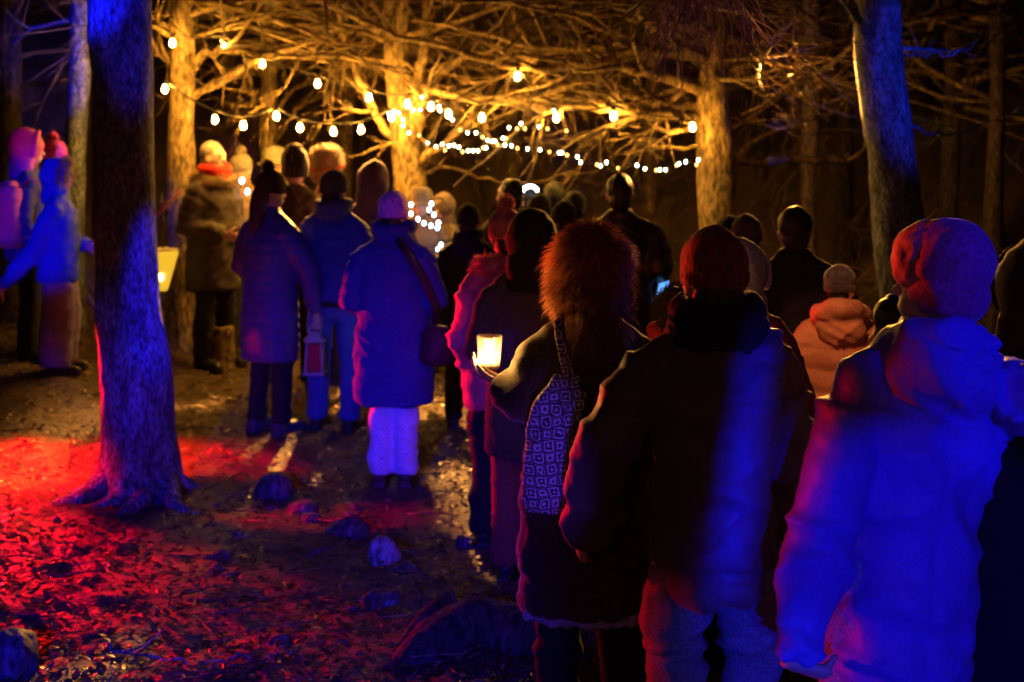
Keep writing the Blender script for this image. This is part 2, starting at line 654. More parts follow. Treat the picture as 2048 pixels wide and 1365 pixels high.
def leaf_mat():
    m, t, b = nodes('fallen_leaf')
    g = t.nodes.new('ShaderNodeNewGeometry')
    r = t.nodes.new('ShaderNodeValToRGB')
    e = r.color_ramp.elements
    e[0].position, e[1].position = 0, 1
    e[0].color = (.05, .03, .018, 1)
    e[1].color = (.30, .19, .09, 1)
    x = e.new(.55)
    x.color = (.12, .07, .035, 1)
    x = e.new(.85)
    x.color = (.2, .14, .06, 1)
    t.links.new(g.outputs['Random Per Island'], r.inputs[0])
    t.links.new(r.outputs[0], b.inputs['Base Color'])
    b.inputs['Roughness'].default_value = .42
    b.inputs['Specular IOR Level'].default_value = .5
    return m


def skin_mat(name='skin', col=(.62, .40, .30)):
    if name in MATS:
        return MATS[name]
    m = plain(name, col, .5, 0, .4, .15)
    return m


def fur_mat(name, c1, c2, rough=.6):
    if name in MATS:
        return MATS[name]
    m, t, b = nodes(name)
    g = t.nodes.new('ShaderNodeNewGeometry')
    mx = t.nodes.new('ShaderNodeMixRGB')
    mx.inputs[1].default_value = tuple(c1) + (1,)
    mx.inputs[2].default_value = tuple(c2) + (1,)
    t.links.new(g.outputs['Random Per Island'], mx.inputs[0])
    t.links.new(mx.outputs[0], b.inputs['Base Color'])
    b.inputs['Roughness'].default_value = rough
    b.inputs['Specular IOR Level'].default_value = .4
    MATS[name] = m
    return m


GROUND = ground_mat()
LEAF = leaf_mat()
BARK_NEAR = bark('smooth_grey_bark', (.035, .04, .045), (.30, .36, .42), 15, .8, 1.0)
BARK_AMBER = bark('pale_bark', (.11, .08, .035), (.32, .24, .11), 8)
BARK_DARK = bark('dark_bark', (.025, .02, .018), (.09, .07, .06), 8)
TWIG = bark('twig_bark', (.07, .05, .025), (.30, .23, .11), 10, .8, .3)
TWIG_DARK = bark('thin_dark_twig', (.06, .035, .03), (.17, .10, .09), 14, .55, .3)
STONE = bark('stone', (.04, .04, .045), (.15, .15, .17), 9, .6, .5)
SKIN = skin_mat()
TWIG_AMBER = bark('amber_lit_twig', (.05, .035, .015), (.34, .25, .11), 5, .8, .4)  # dark mottling in the colour imitates shadow gaps among the branches
CABLE = plain('black_cable', (.02, .02, .02), .5)
BULB = glow('warm_bulb', (1.0, .43, .05), 1000)
BULB_W = glow('small_white_bulb', (.85, 1.0, .62), 34)
BULB_A = glow('small_amber_bulb', (1.0, .38, .06), 12)
BULB_B = glow('cold_white_bulb', (.55, .75, 1.0), 20)
SOCKET = plain('socket', (.03, .03, .03), .4)


# ================================================================== setting
def build_ground():
    def axis(lo, hi, step, far, n):
        core = np.arange(lo, hi + 1e-6, step)
        g = np.geomspace(step, far, n)
        return np.concatenate([(lo - np.cumsum(g)[::-1]), core, hi + np.cumsum(g)])
    xs = axis(-6.5, 6.5, .045, 22, 26)
    ys = axis(2.2, 14.5, .045, 22, 26)
    X, Y = np.meshgrid(xs, ys)
    Z = ground_z(X.ravel(), Y.ravel())
    p = np.stack([X.ravel(), Y.ravel(), 0 * Z], -1)
    near = (np.abs(p[:, 0]) < 6.6) & (p[:, 1] > 2.1) & (p[:, 1] < 14.6)
    q = p + .12 * np.stack([vn(p * 3, 8), vn(p * 3, 9), 0 * Z], -1)
    Z += near * (.014 * (1 - 2 * np.abs(vn(q * [5, 11, 1], 6))) + .008 * vn(p * 17, 7))
    V = np.stack([X.ravel(), Y.ravel(), Z], -1)
    nx, ny = len(xs), len(ys)
    i = (np.arange(ny - 1)[:, None] * nx + np.arange(nx - 1)[None, :]).ravel()
    quads = np.stack([i, i + 1, i + nx + 1, i + nx], -1)
    o = mass('ground', V, quads, np.zeros((0, 3), int), GROUND)
    o['kind'] = 'structure'


build_ground()


def litter(n, ymin, ymax, size, name, label, seed):
    rng = np.random.default_rng(seed)
    y = ymin + (ymax - ymin) * rng.random(n) ** 1.3
    x = rng.uniform(-1, 1, n) * (.5 + .42 * y)
    z = ground_z(x, y) + rng.uniform(.004, .03, n)
    c = np.stack([x, y, z], -1)
    yaw = rng.uniform(0, 6.283, n)
    L = size * rng.uniform(.6, 1.5, n)
    W = L * rng.uniform(.3, .5, n)
    tilt = rng.normal(0, .45, n)
    a = np.stack([np.cos(yaw), np.sin(yaw), np.sin(tilt) * .7], -1)
    s = np.stack([-np.sin(yaw), np.cos(yaw), rng.normal(0, .3, n)], -1)
    up = np.array([0, 0, 1.0])
    curl = rng.uniform(-.1, .45, n)
    V = np.empty((n, 8, 3))
    # tip, 3 cross rows (left, right) and stalk: a pointed, curled, folded blade
    t = [-.5, -.2, .18, .5]
    w = [0.0, .46, .36, 0]
    V[:, 0] = c + a * (L * t[0])[:, None]
    V[:, 1] = c + a * (L * t[1])[:, None] + s * (W * w[1])[:, None] + up * (curl * W)[:, None]
    V[:, 2] = c + a * (L * t[1])[:, None]
    V[:, 3] = c + a * (L * t[1])[:, None] - s * (W * w[1])[:, None] + up * (curl * W)[:, None]
    V[:, 4] = c + a * (L * t[2])[:, None] + s * (W * w[2])[:, None] + up * (curl * W * .8 + L * .05)[:, None]
    V[:, 5] = c + a * (L * t[2])[:, None] + up * (L * .05)[:, None]
    V[:, 6] = c + a * (L * t[2])[:, None] - s * (W * w[2])[:, None] + up * (curl * W * .8 + L * .05)[:, None]
    V[:, 7] = c + a * (L * t[3])[:, None] + up * (L * .16 * np.sign(curl))[:, None]
    b = (np.arange(n) * 8)[:, None]
    quads = np.concatenate([b + np.array([[1, 2, 5, 4]]), b + np.array([[2, 3, 6, 5]])])
    tris = np.concatenate([b + np.array([[0, 2, 1]]), b + np.array([[0, 3, 2]]), b + np.array([[4, 5, 7]]), b + np.array([[5, 6, 7]])])
    o = mass(name, V.reshape(-1, 3), quads, tris, LEAF)
    tag(o, label, 'leaf litter', None, 'stuff')


litter(62000, 2.6, 13.0, .034, 'leaf_litter', 'damp brown fallen leaves covering the woodland floor', 21)


def sticks():
    rng = random.Random(4)
    S = Shape()
    for k in range(900):
        y = 2.7 + 8 * rng.random() ** 1.3
        x = rng.uniform(-1, 1) * (.4 + .4 * y)
        a = rng.gauss(.3, .8)
        L = rng.uniform(.06, .35)
        z = gz(x, y) + .012
        pts = []
        for i in range(4):
            t = i / 3 - .5
            pts.append((x + math.cos(a) * L * t + rng.gauss(0, .008), y + math.sin(a) * L * t + rng.gauss(0, .008), z + rng.uniform(0, .02)))
        r = rng.uniform(.002, .006)
        S.ring_tube(pts, [r, r, r * .8, r * .5], 4)
    o = link('twig_litter', S.mesh('twig_litter'), TWIG)
    tag(o, 'short dead twigs scattered over the woodland floor', 'twigs', None, 'stuff')


sticks()


# ------------------------------------------------------------------ trees
def grow(S, p, d, L, r, lvl, rng, up=.0, n=5):
    k = 7 if lvl > 1 else 5
    pts, rad = [Vector(p)], [r]
    d = Vector(d).normalized()
    bend = Vector((rng.gauss(0, 1), rng.gauss(0, 1), rng.gauss(0, .6))) * .10
    for i in range(1, k):
        d = (d + bend + Vector((rng.gauss(0, .17), rng.gauss(0, .17), rng.gauss(0, .14) + up))).normalized()
        pts.append(pts[-1] + d * (L / (k - 1)))
        rad.append(r * (1 - .8 * i / (k - 1)))
    S.ring_tube(pts, rad, n if r > .012 else 4)
    if lvl > 0:
        for c in range(rng.randint(3, 5) if lvl > 1 else rng.randint(2, 4)):
            i = rng.randint(1, k - 1)
            dd = (pts[i] - pts[i - 1]).normalized()
            side = Vector((rng.gauss(0, 1), rng.gauss(0, 1), rng.gauss(0, .8)))
            side = (side - dd * side.dot(dd)).normalized()
            nd = dd * .85 + side * rng.uniform(.45, .9)
            grow(S, pts[i], nd, L * rng.uniform(.35, .6), rad[i] * .62, lvl - 1, rng, up, n)


def trunk_mesh(path, n=20, sub=8, rough=.06, seed=0):
    """path: list of (Vector, radius); smooth path, displaced skin"""
    pts = [p for p, r in path]
    rad = [r for p, r in path]
    out_p, out_r = [], []
    for i in range(len(pts) - 1):
        p0, p1, p2, p3 = pts[max(i - 1, 0)], pts[i], pts[i + 1], pts[min(i + 2, len(pts) - 1)]
        for j in range(sub):
            t = j / sub
            q = .5 * ((2 * p1) + (p2 - p0) * t + (2 * p0 - 5 * p1 + 4 * p2 - p3) * t * t + (3 * p1 - p0 - 3 * p2 + p3) * t ** 3)
            out_p.append(q)
            out_r.append(rad[i] + (rad[i + 1] - rad[i]) * t)
    out_p.append(pts[-1])
    out_r.append(rad[-1])
    S = Shape().ring_tube(out_p, out_r, n)
    me = S.mesh('trunk')
    me.update()
    co, no = get_co(me), get_no(me)
    R = np.repeat(np.array(out_r), n)
    d = R * (rough * 2.2 * vn(co * [3, 3, 1.6], seed) + rough * vn(co * [9, 9, 4], seed + 1)) + .004 * vn(co * [45, 45, 14], seed + 2)
    set_co(me, co + no * d[:, None])
    return me


def limb_mesh(S, pts, r0, r1, rng, twigs=3, tl=.6, lvl=1, up=0):
    pts = [Vector(p) for p in pts]
    fine = []
    for i in range(len(pts) - 1):
        p0, p1, p2, p3 = pts[max(i - 1, 0)], pts[i], pts[i + 1], pts[min(i + 2, len(pts) - 1)]
        for j in range(4):
            t = j / 4
            q = .5 * ((2 * p1) + (p2 - p0) * t + (2 * p0 - 5 * p1 + 4 * p2 - p3) * t * t + (3 * p1 - p0 - 3 * p2 + p3) * t ** 3)
            fine.append(q + Vector((rng.gauss(0, .012), rng.gauss(0, .012), rng.gauss(0, .012))))
    fine.append(pts[-1])
    k = len(fine)
    rad = [r0 + (r1 - r0) * (i / (k - 1)) for i in range(k)]
    S.ring_tube(fine, [r * rng.uniform(.88, 1.12) for r in rad], 8)
    for c in range(twigs):
        i = rng.randint(2, k - 1)
        dd = (fine[i] - fine[i - 1]).normalized()
        nd = dd * .8 + Vector((rng.gauss(0, .5), rng.gauss(0, .7), rng.gauss(0, .45)))
        grow(S, fine[i], nd, tl * rng.uniform(.5, 1.2), max(rad[i] * .55, .006), lvl, rng, up)


def tree(label, path, Y, limbs=(), mat=None, tmat=None, seed=1, crown=0, zr=(2.2, 4.5), bias=(0, 0, 0), top=8.0, n=20,
         clen=(1.4, 2.8), rough=.06, group='bare trees of the grove', sub=8, lvl=3):
    rng = random.Random(seed)
    mat = mat or BARK_AMBER
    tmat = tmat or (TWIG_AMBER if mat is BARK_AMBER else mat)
    pts = []
    for px, py, rp in path:
        pts.append((P(px, py, Y), rp * Y / F))
    last, lr = pts[0] if path[0][1] < path[-1][1] else pts[-1]
    if path[0][1] < path[-1][1]:
        pts = pts[::-1]
    base = pts[0][0]
    g = gz(base.x, base.y)
    if base.z > g + .15:
        pts.insert(0, (Vector((base.x, base.y, g + .12)), pts[0][1] * 1.12))
    p0, r0 = pts[0]
    pts.insert(0, (Vector((p0.x, p0.y, g - .25)), r0 * 1.3))
    tp, tr = pts[-1]
    dirv = (pts[-1][0] - pts[-2][0]).normalized()
    dirv = (dirv + Vector((0, 0, .5))).normalized()
    for k in range(1, 4):
        pts.append((tp + dirv * ((top - tp.z) * k / 3) + Vector((rng.gauss(0, .08), rng.gauss(0, .08), 0)), tr * (1 - .27 * k)))
    root = empty('tree', (base.x, base.y, g), label, 'tree', group)
    inv = Matrix.Translation(-root.location)
    me = trunk_mesh([(inv @ p, r) for p, r in pts], n, sub, rough, seed)
    link('trunk', me, mat, root)
    for L in limbs:
        S = Shape()
        pp = [inv @ P(px, py, Y + dy) for px, py, dy in L['p']]
        limb_mesh(S, pp, L['r'] * Y / F, L.get('e', 2.5) * Y / F, rng, L.get('t', 5), L.get('tl', .7), L.get('lvl', 2), L.get('up', 0))
        link('limb', S.mesh('limb'), tmat, root)
    if crown:
        S = Shape()
        path_w = [p for p, r in pts]
        for c in range(crown):
            z = rng.uniform(*zr)
            # point of the trunk at that height
            a = min(path_w, key=lambda q: abs(q.z - z))
            start = Vector((a.x, a.y, z))
            j = path_w.index(a)
            for u, v in zip(path_w, path_w[1:]):
                if u.z <= z <= v.z:
                    start = u.lerp(v, (z - u.z) / max(v.z - u.z, 1e-6))
            ang = rng.uniform(0, 2 * math.pi)
            d = Vector((math.cos(ang), math.sin(ang), rng.uniform(-.1, .35))) + Vector(bias)
            grow(S, inv @ start, d, rng.uniform(*clen), rng.uniform(.018, .04), lvl, rng, rng.uniform(-.03, .04))
        o = link('crown', S.mesh('crown'), tmat, root)
        o['kind'] = 'stuff'
    return root


# the near tree on the left
tree('thick near tree trunk rising on the left, its bark lit blue and its foot red',
     [(236, 0, 62), (248, 300, 61), (256, 500, 61), (264, 700, 65), (276, 850, 71), (281, 915, 82), (281, 955, 94)], 7.7,
     mat=BARK_NEAR, seed=3, n=64, sub=18, rough=.085, top=7)
near_tree = [o for o in bpy.data.objects if o.name == 'tree'][0]
for k, (ang, L, r) in enumerate([(-2.6, .75, .075), (-1.9, .6, .06), (-1.2, .7, .07), (-.5, .8, .07), (.3, .5, .05), (3.0, .55, .06), (2.2, .5, .05)]):
    q0 = near_tree.location
    pts, rad = [], []
    for i in range(7):
        t = i / 6
        d = .10 + L * .62 * t
        a2 = ang + .35 * math.sin(t * 3 + k)
        x, y = q0.x + d * math.cos(a2), q0.y + d * math.sin(a2)
        pts.append((x - q0.x, y - q0.y, gz(x, y) - q0.z + .16 * (1 - t) ** 2.2 + .012 - .05 * t ** 3))
        rad.append((r * (1 - t * .72), r * (1.25 - t)))
    rad = [(max(a_, .012), max(b_, .012)) for a_, b_ in rad]
    me = Shape().ring_tube(pts, rad, 14, ref=(0, 0, 1)).mesh('root')
    me.update()
    co, no = get_co(me), get_no(me)
    set_co(me, co + no * (.010 * vn(co * 14, k) + .005 * vn(co * 40, k + 3))[:, None])
    link('root', me, BARK_NEAR, near_tree)
# the leaning tree on the right
tree('leaning smooth tree at right, blue on one side, amber on the other',
     [(1748, -10, 48), (1752, 100, 46), (1768, 200, 45), (1782, 300, 43), (1798, 450, 47), (1810, 600, 50), (1822, 830, 56)], 9.0,
     limbs=[dict(p=[(1752, 130, 0), (1738, 80, -.1), (1700, 20, -.1), (1660, -60, 0)], r=11, e=9, t=2),
            dict(p=[(1795, 90, 0), (1860, 102, .1), (1920, 100, .2), (1970, 85, .3), (2010, 70, .4)], r=6, e=1.5, t=4, tl=.5),
            dict(p=[(1800, 112, 0), (1850, 112, -.1), (1890, 108, -.2), (1940, 92, -.2), (1965, 60, -.2)], r=4, e=1.2, t=3, tl=.4),
            dict(p=[(1815, 250, 0), (1870, 268, .2), (1930, 262, .4), (2000, 240, .5)], r=4, e=1.2, t=4, tl=.5)],
     mat=BARK_NEAR, seed=5, n=40, sub=10, crown=10, zr=(3.2, 5.5), top=7)
# amber trees round the string lights
tree('amber lit tree with two curved boughs behind the white-haired person',
     [(360, -20, 25), (366, 80, 25), (366, 150, 25), (363, 250, 24), (362, 330, 27), (364, 500, 30)], 11.5,
     limbs=[dict(p=[(380, 150, 0), (400, 118, -.1), (450, 104, -.2), (520, 108, -.2), (600, 111, -.1), (720, 118, 0), (800, 150, .1)], r=9, e=3, t=12, tl=.9),
            dict(p=[(380, 195, 0), (430, 172, .1), (490, 135, .2), (545, 112, .3), (600, 95, .3), (680, 60, .3), (760, 55, .3)], r=8, e=3, t=12, tl=.9),
            dict(p=[(352, 60, 0), (325, 45, -.1), (290, 25, -.2), (250, 5, -.2)], r=7, e=3, t=5),
            dict(p=[(352, 135, 0), (330, 118, 0), (295, 100, .1), (240, 80, .2)], r=6, e=3, t=5),
            dict(p=[(378, 30, 0), (420, 15, 0), (480, 5, .1), (560, -30, .1)], r=8, e=4, t=8)],
     seed=8, crown=16, zr=(2.4, 4.2))
tree('slim amber tree standing behind the left end of the bulbs',
     [(535, -20, 12), (537, 80, 13), (538, 150, 15), (538, 300, 18), (540, 480, 20)], 14.0,
     limbs=[dict(p=[(545, 240, 0), (580, 190, -.2), (640, 150, -.5), (720, 130, -.7), (800, 120, -.8)], r=6, e=2, t=9, tl=.9),
            dict(p=[(530, 160, 0), (500, 120, .2), (440, 80, .3), (400, 60, .4)], r=5, e=2, t=7, tl=.8),
            dict(p=[(545, 120, 0), (600, 70, -.2), (680, 40, -.2), (760, 35, -.2)], r=5, e=2, t=8, tl=.9),
            dict(p=[(548, 290, 0), (575, 240, -.3), (600, 215, -.4), (650, 190, -.4)], r=5, e=2, t=4, tl=.5)],
     seed=9, crown=16, zr=(2.5, 4.6))
tree('amber tree in the middle whose trunk forks into several upright stems',
     [(795, -20, 22), (792, 100, 22), (798, 200, 25), (808, 270, 30), (816, 330, 31), (826, 420, 35), (830, 560, 40)], 12.0,
     limbs=[dict(p=[(805, 305, 0), (770, 265, -.1), (745, 220, -.1), (722, 165, -.1), (690, 90, 0), (670, 0, .1)], r=10, e=6, t=5),
            dict(p=[(822, 300, 0), (834, 220, -.2), (838, 150, -.2), (852, 80, -.2), (858, -30, -.2)], r=12, e=8, t=5),
            dict(p=[(828, 290, 0), (850, 200, -.3), (880, 150, -.3), (940, 110, -.3), (1010, 95, -.2)], r=10, e=4, t=9, tl=.9),
            dict(p=[(830, 330, 0), (865, 305, -.2), (905, 275, -.2), (940, 235, -.2), (955, 190, -.2)], r=10, e=4, t=6),
            dict(p=[(790, 100, 0), (740, 70, -.2), (680, 55, -.3), (600, 50, -.3), (500, 40, -.2)], r=8, e=3, t=9, tl=.9),
            dict(p=[(800, 150, 0), (900, 190, -.5), (1000, 200, -.7), (1100, 190, -.8), (1180, 150, -.8)], r=9, e=3, t=10, tl=.9),
            dict(p=[(838, 350, 0), (900, 335, .2), (960, 355, .3), (1040, 365, .3), (1150, 350, .3), (1220, 330, .3)], r=4, e=2, t=4, tl=.5)],
     seed=12, crown=22, zr=(2.4, 4.6))
tree('bright amber tree beside the wall of bulbs, with long low boughs sweeping left',
     [(1432, -20, 22), (1430, 100, 25), (1426, 200, 32), (1428, 270, 39), (1432, 350, 40), (1437, 450, 39), (1440, 600, 42)], 11.0,
     limbs=[dict(p=[(1410, 245, 0), (1350, 232, -.2), (1260, 226, -.3), (1170, 212, -.3), (1080, 214, -.2), (980, 200, -.1), (880, 205, 0)], r=14, e=3, t=16, tl=.9),
            dict(p=[(1415, 182, 0), (1350, 165, -.2), (1270, 140, -.3), (1190, 125, -.3), (1090, 138, -.2), (980, 125, -.1), (860, 85, 0), (740, 60, .1)], r=14, e=4, t=18, tl=1.0),
            dict(p=[(1425, 112, 0), (1300, 110, .2), (1180, 102, .3), (1060, 92, .4), (930, 62, .4), (820, 40, .4)], r=10, e=3, t=14, tl=1.0),
            dict(p=[(1415, 220, 0), (1330, 205, .3), (1230, 190, .4), (1140, 175, .5), (1040, 150, .5), (920, 165, .4)], r=10, e=3, t=14, tl=.9),
            dict(p=[(1425, 60, 0), (1330, 40, -.3), (1200, 30, -.4), (1060, 10, -.4), (900, 5, -.4)], r=9, e=3, t=14, tl=1.0),
            dict(p=[(1405, 290, 0), (1350, 295, -.1), (1290, 285, -.2), (1240, 270, -.2)], r=5, e=2, t=3, tl=.4),
            dict(p=[(1400, 250, 0), (1340, 262, -.3), (1270, 245, -.4), (1200, 262, -.5), (1130, 275, -.5)], r=7, e=2, t=8, tl=.6),
            dict(p=[(1448, 175, 0), (1490, 140, 0), (1520, 105, 0), (1570, 60, 0)], r=7, e=3, t=6, tl=.6),
            dict(p=[(1455, 240, 0), (1510, 248, .1), (1570, 252, .2), (1640, 235, .3)], r=6, e=2, t=7, tl=.5),
            dict(p=[(1450, 320, 0), (1520, 322, .2), (1600, 318, .4), (1700, 322, .6)], r=11, e=7, t=3, tl=.4)],
     seed=15, crown=34, zr=(2.1, 4.2), bias=(-.5, 0, 0), n=36, sub=12)
tree('purplish dark tree trunk at the far left edge behind the hikers',
     [(18, -20, 24), (20, 150, 23), (18, 330, 24), (15, 500, 28)], 12.0, mat=BARK_DARK, seed=21, crown=6, zr=(2.3, 4), limbs=())
tree('curved blue lit tree stem between the hikers and the thick trunk',
     [(166, -20, 22), (162, 100, 21), (158, 180, 20), (150, 310, 19), (148, 480, 22)], 11.6, mat=BARK_NEAR, seed=22, crown=5, zr=(2.8, 4.5))
for i, (px, Y, r, lab) in enumerate([
        (1618, 13.5, 16, 'thin brown tree trunk in the dim wood left of the leaning tree'),
        (1690, 15.5, 15, 'dim brown tree trunk just left of the leaning tree'),
        (1900, 14.5, 18, 'dark tree trunk in the wood right of the leaning tree'),
        (1300, 16.5, 14, 'dark trunk behind the tall bareheaded man'),
        (1025, 17.0, 15, 'dim trunk far behind the middle of the lights'),
        (690, 16.5, 14, 'dim trunk behind the person in the fur hat'),
        (455, 17.5, 13, 'far trunk behind the white knit hat'),
        (1990, 13.0, 16, 'dark trunk near the right edge of the wood'),
        (1520, 17.0, 15, 'far trunk behind the bright amber tree')]):
    tree(lab, [(px, -20, r), (px + 6, 150, r), (px, 330, r + 1), (px - 4, 480, r + 3)], Y, mat=BARK_DARK if px > 1450 else BARK_AMBER,  # darker bark on the right stands in for missing light there
         tmat=TWIG, seed=40 + i, crown=20, zr=(2.0, 5.0), clen=(1.3, 3.0), n=12, sub=4, lvl=2)


def far_wood():
    rng = random.Random(77)
    S = Shape()
    for k in range(130):
        y = rng.uniform(18, 42)
        x = rng.uniform(-1, 1) * (3 + .45 * y)
        z = gz(x, y)
        h = rng.uniform(5, 9)
        r = rng.uniform(.06, .18)
        lx, ly = rng.gauss(0, .3), rng.gauss(0, .3)
        S.ring_tube([(x, y, z - .3), (x + lx * .4, y + ly * .4, z + h * .4), (x + lx, y + ly, z + h)], [r, r * .8, r * .3], 6)
        for b in range(7):
            t = rng.uniform(.15, .9)
            a = rng.uniform(0, 6.28)
            grow(S, (x + lx * t, y + ly * t, z + h * t), (math.cos(a), math.sin(a), rng.uniform(-.1, .5)), rng.uniform(1, 2.5), .025, 1, rng)
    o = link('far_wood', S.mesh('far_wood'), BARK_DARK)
    tag(o, 'dark mass of bare trees on the slope far behind the lights', 'woodland', None, 'stuff')


far_wood()


def undergrowth():
    """brambles and dead brush on the slope behind the audience"""
    rng = random.Random(78)
    S = Shape()
    for k in range(420):
        y = rng.uniform(12.2, 17.5)
        x = rng.uniform(-1, 1) * (.5 + .42 * y)
        z = gz(x, y)
        a = rng.uniform(0, 6.28)
        grow(S, (x, y, z - .05), (math.cos(a) * .6, math.sin(a) * .6, 1), rng.uniform(.5, 1.5), rng.uniform(.006, .014), 1, rng, -.08, 4)
    o = link('undergrowth', S.mesh('undergrowth'), TWIG)
    tag(o, 'tangle of bare brush on the slope behind the audience', 'undergrowth', None, 'stuff')


undergrowth()


def hanging_twigs():
    rng = random.Random(13)
    base = P(1400, -160, 5.6)
    root = empty('hanging_branch', base, 'dark purplish spray of fine twigs hanging in front of the bright amber tree', 'branch')
    S = Shape()
    S.ring_tube([(0.25, .3, .5), (.1, .1, .2), (0, 0, 0), (-.02, -.03, -.12)], [.02, .016, .012, .008], 6)
    link('stem', S.mesh('stem'), TWIG_DARK, root)
    S = Shape()
    for k in range(80):
        a = rng.uniform(0, 6.28)
        st = Vector((rng.gauss(0, .05), rng.gauss(0, .05), rng.uniform(-.1, .15)))
        d = Vector((rng.gauss(0.06, .45), rng.gauss(0, .45), -1))
        grow(S, st, d, rng.uniform(.4, .95), .005, 1, rng, -.05, 3)
    o = link('twig_spray', S.mesh('twig_spray'), TWIG_DARK, root)
    o['kind'] = 'stuff'


hanging_twigs()


# ------------------------------------------------------------------ stones, logs, sticks
def stone(name, label, px, py, Y, size, seed, mat=STONE, cat='stone', sink=.5, rz=0.0):
    p = P(px, py, Y)
    g = gz(p.x, p.y)
    S = Shape().ball((0, 0, 0), size, 40, 26)
    me = S.mesh(name)
    me.update()
    co, no = get_co(me), get_no(me)
    m = max(size)
    d = .16 * m * vn(co * 1.6 / m, seed) + .05 * m * vn(co * 5 / m, seed + 1) + .015 * m * vn(co * 16 / m, seed + 2)
    set_co(me, co + no * d[:, None])
    o = link(name, me, mat)
    o.location = (p.x, p.y, g + size[2] * (1 - sink) - size[2] * .25)
    o.rotation_euler = (0, 0, rz)
    tag(o, label, cat, 'stones on the woodland floor' if cat == 'stone' else None)
    return o


def gY(py):
    return CZ * F / (py - HOR)


PALE_STONE = bark('pale_stone', (.25, .24, .25), (.5, .48, .5), 7, .6, .4)
for a in [
    ('stone', 'pale egg-shaped stone standing out purple on the path', 766, 1110, gY(1112), (.075, .06, .095), 1, PALE_STONE),
    ('stone', 'flat stone with a blue lit top lying left of the woman with the candle', 765, 1205, gY(1212), (.085, .06, .04), 2),
    ('stone', 'small flat stone right of the pale egg-shaped one', 815, 1130, gY(1140), (.07, .05, .03), 3),
    ('stone', 'round dark stone near the tree foot with a rusty rim', 550, 965, gY(975), (.11, .09, .1), 4),
    ('stone', 'two-toned stone, red above and blue in front, on the path', 605, 990, gY(1005), (.085, .07, .065), 5),
    ('stone', 'small blue stone just below the two-toned one', 622, 1010, gY(1022), (.05, .04, .035), 6),
    ('stone', 'wide low stone beneath the woman in white trousers', 700, 1030, gY(1050), (.11, .08, .06), 7),
    ('stone', 'large blue lit rock in the bottom left corner', 25, 1345, gY(1335) * 1.0, (.10, .1, .12), 8),
    ('stone', 'small red stone between the legs of the audience', 930, 1070, gY(1075), (.05, .04, .045), 9),
    ('stone', 'little pink pebble left of the tree foot shadow', 113, 1023, gY(1026), (.018, .015, .018), 10),
]:
    stone(*a)


rs = random.Random(9)
for k in range(18):
    px, py = rs.uniform(430, 900), rs.uniform(960, 1290)
    m = rs.uniform(.022, .05)
    o = stone('stone', 'small dark stone half buried in the leaf litter of the path', px, py, gY(py), (m, m * .8, m * .6), 30 + k, STONE, 'stone', .62, rs.uniform(0, 3))
    o['group'] = 'small stones half buried in the path'


def root_mound(label, pts, rads, seed):
    S = Shape()
    q = [Vector(p) for p in pts]
    S.ring_tube(q, rads, 16)
    g = q[0].copy()
    g.z = gz(g.x, g.y)
    root_o = fuse('tree_root', S, BARK_DARK, None, .012, 6, lump_fold(.012, 9), seed)
    tag(root_o, label, 'root')


def onground(px, py, dz=0.0):
    Y = gY(py)
    p = P(px, py, Y)
    p.z = gz(p.x, p.y) + dz
    return p


root_mound('broad humped root in the bottom centre with a red left flank',
           [onground(770, 1345, -.04), onground(860, 1318, .03), onground(960, 1300, .05), onground(1080, 1320, .04), onground(1180, 1350, -.03)],
           [.04, .10, .13, .11, .05], 3)
root_mound('pointed red root ridge behind the broad humped one',
           [onground(800, 1300, -.02), onground(850, 1275, .03), onground(905, 1240, .07), onground(930, 1262, .0)], [.03, .05, .035, .02], 5)
root_mound('curled red edged root beside the pointed ridge',
           [onground(920, 1285, -.02), onground(950, 1262, .04), onground(985, 1252, .05), onground(1010, 1250, 0)], [.03, .05, .04, .02], 6)
root_mound('folded red root in front of the candle holder',
           [onground(1025, 1215, -.02), onground(1050, 1228, .04), onground(1085, 1250, .04), onground(1110, 1270, -.02)], [.03, .05, .045, .02], 7)


def branch_on_ground(label, pix, r, mat, name='fallen_branch', seed=0, lift=.02):
    rng = random.Random(seed)
    S = Shape()
    pts = [onground(px, py, lift) for px, py in pix]
    limb_mesh(S, pts, r, r * .5, rng, 2, .15, 0)
    o = link(name, S.mesh(name), mat)
    tag(o, label, 'branch')


branch_on_ground('long thin curved stick on the leaves in the bottom left', [(205, 1292), (270, 1308), (340, 1330), (440, 1340), (530, 1325), (600, 1308)], .007, BARK_NEAR, seed=2, lift=.03)
branch_on_ground('fallen log lying behind the thick trunk under the white-haired person', [(340, 585), (400, 605), (450, 622), (500, 645)], .05, BARK_DARK, 'fallen_log', 3, .05)
branch_on_ground('thin red stick by the left edge', [(60, 1000), (95, 1015), (125, 1035)], .006, TWIG, seed=4)

S = Shape()
b = P(440, 610, 11.0)
g = gz(b.x, b.y)
S.ring_tube([(b.x, b.y, g - .05), (b.x, b.y, g + .2), (b.x, b.y, g + .32)], [.14, .11, .1], 18)
o = fuse('tree_stump', S, BARK_AMBER, None, .015, 2, lump_fold(.012, 12), 5)
tag(o, 'small amber lit stump beside the fallen log', 'stump')


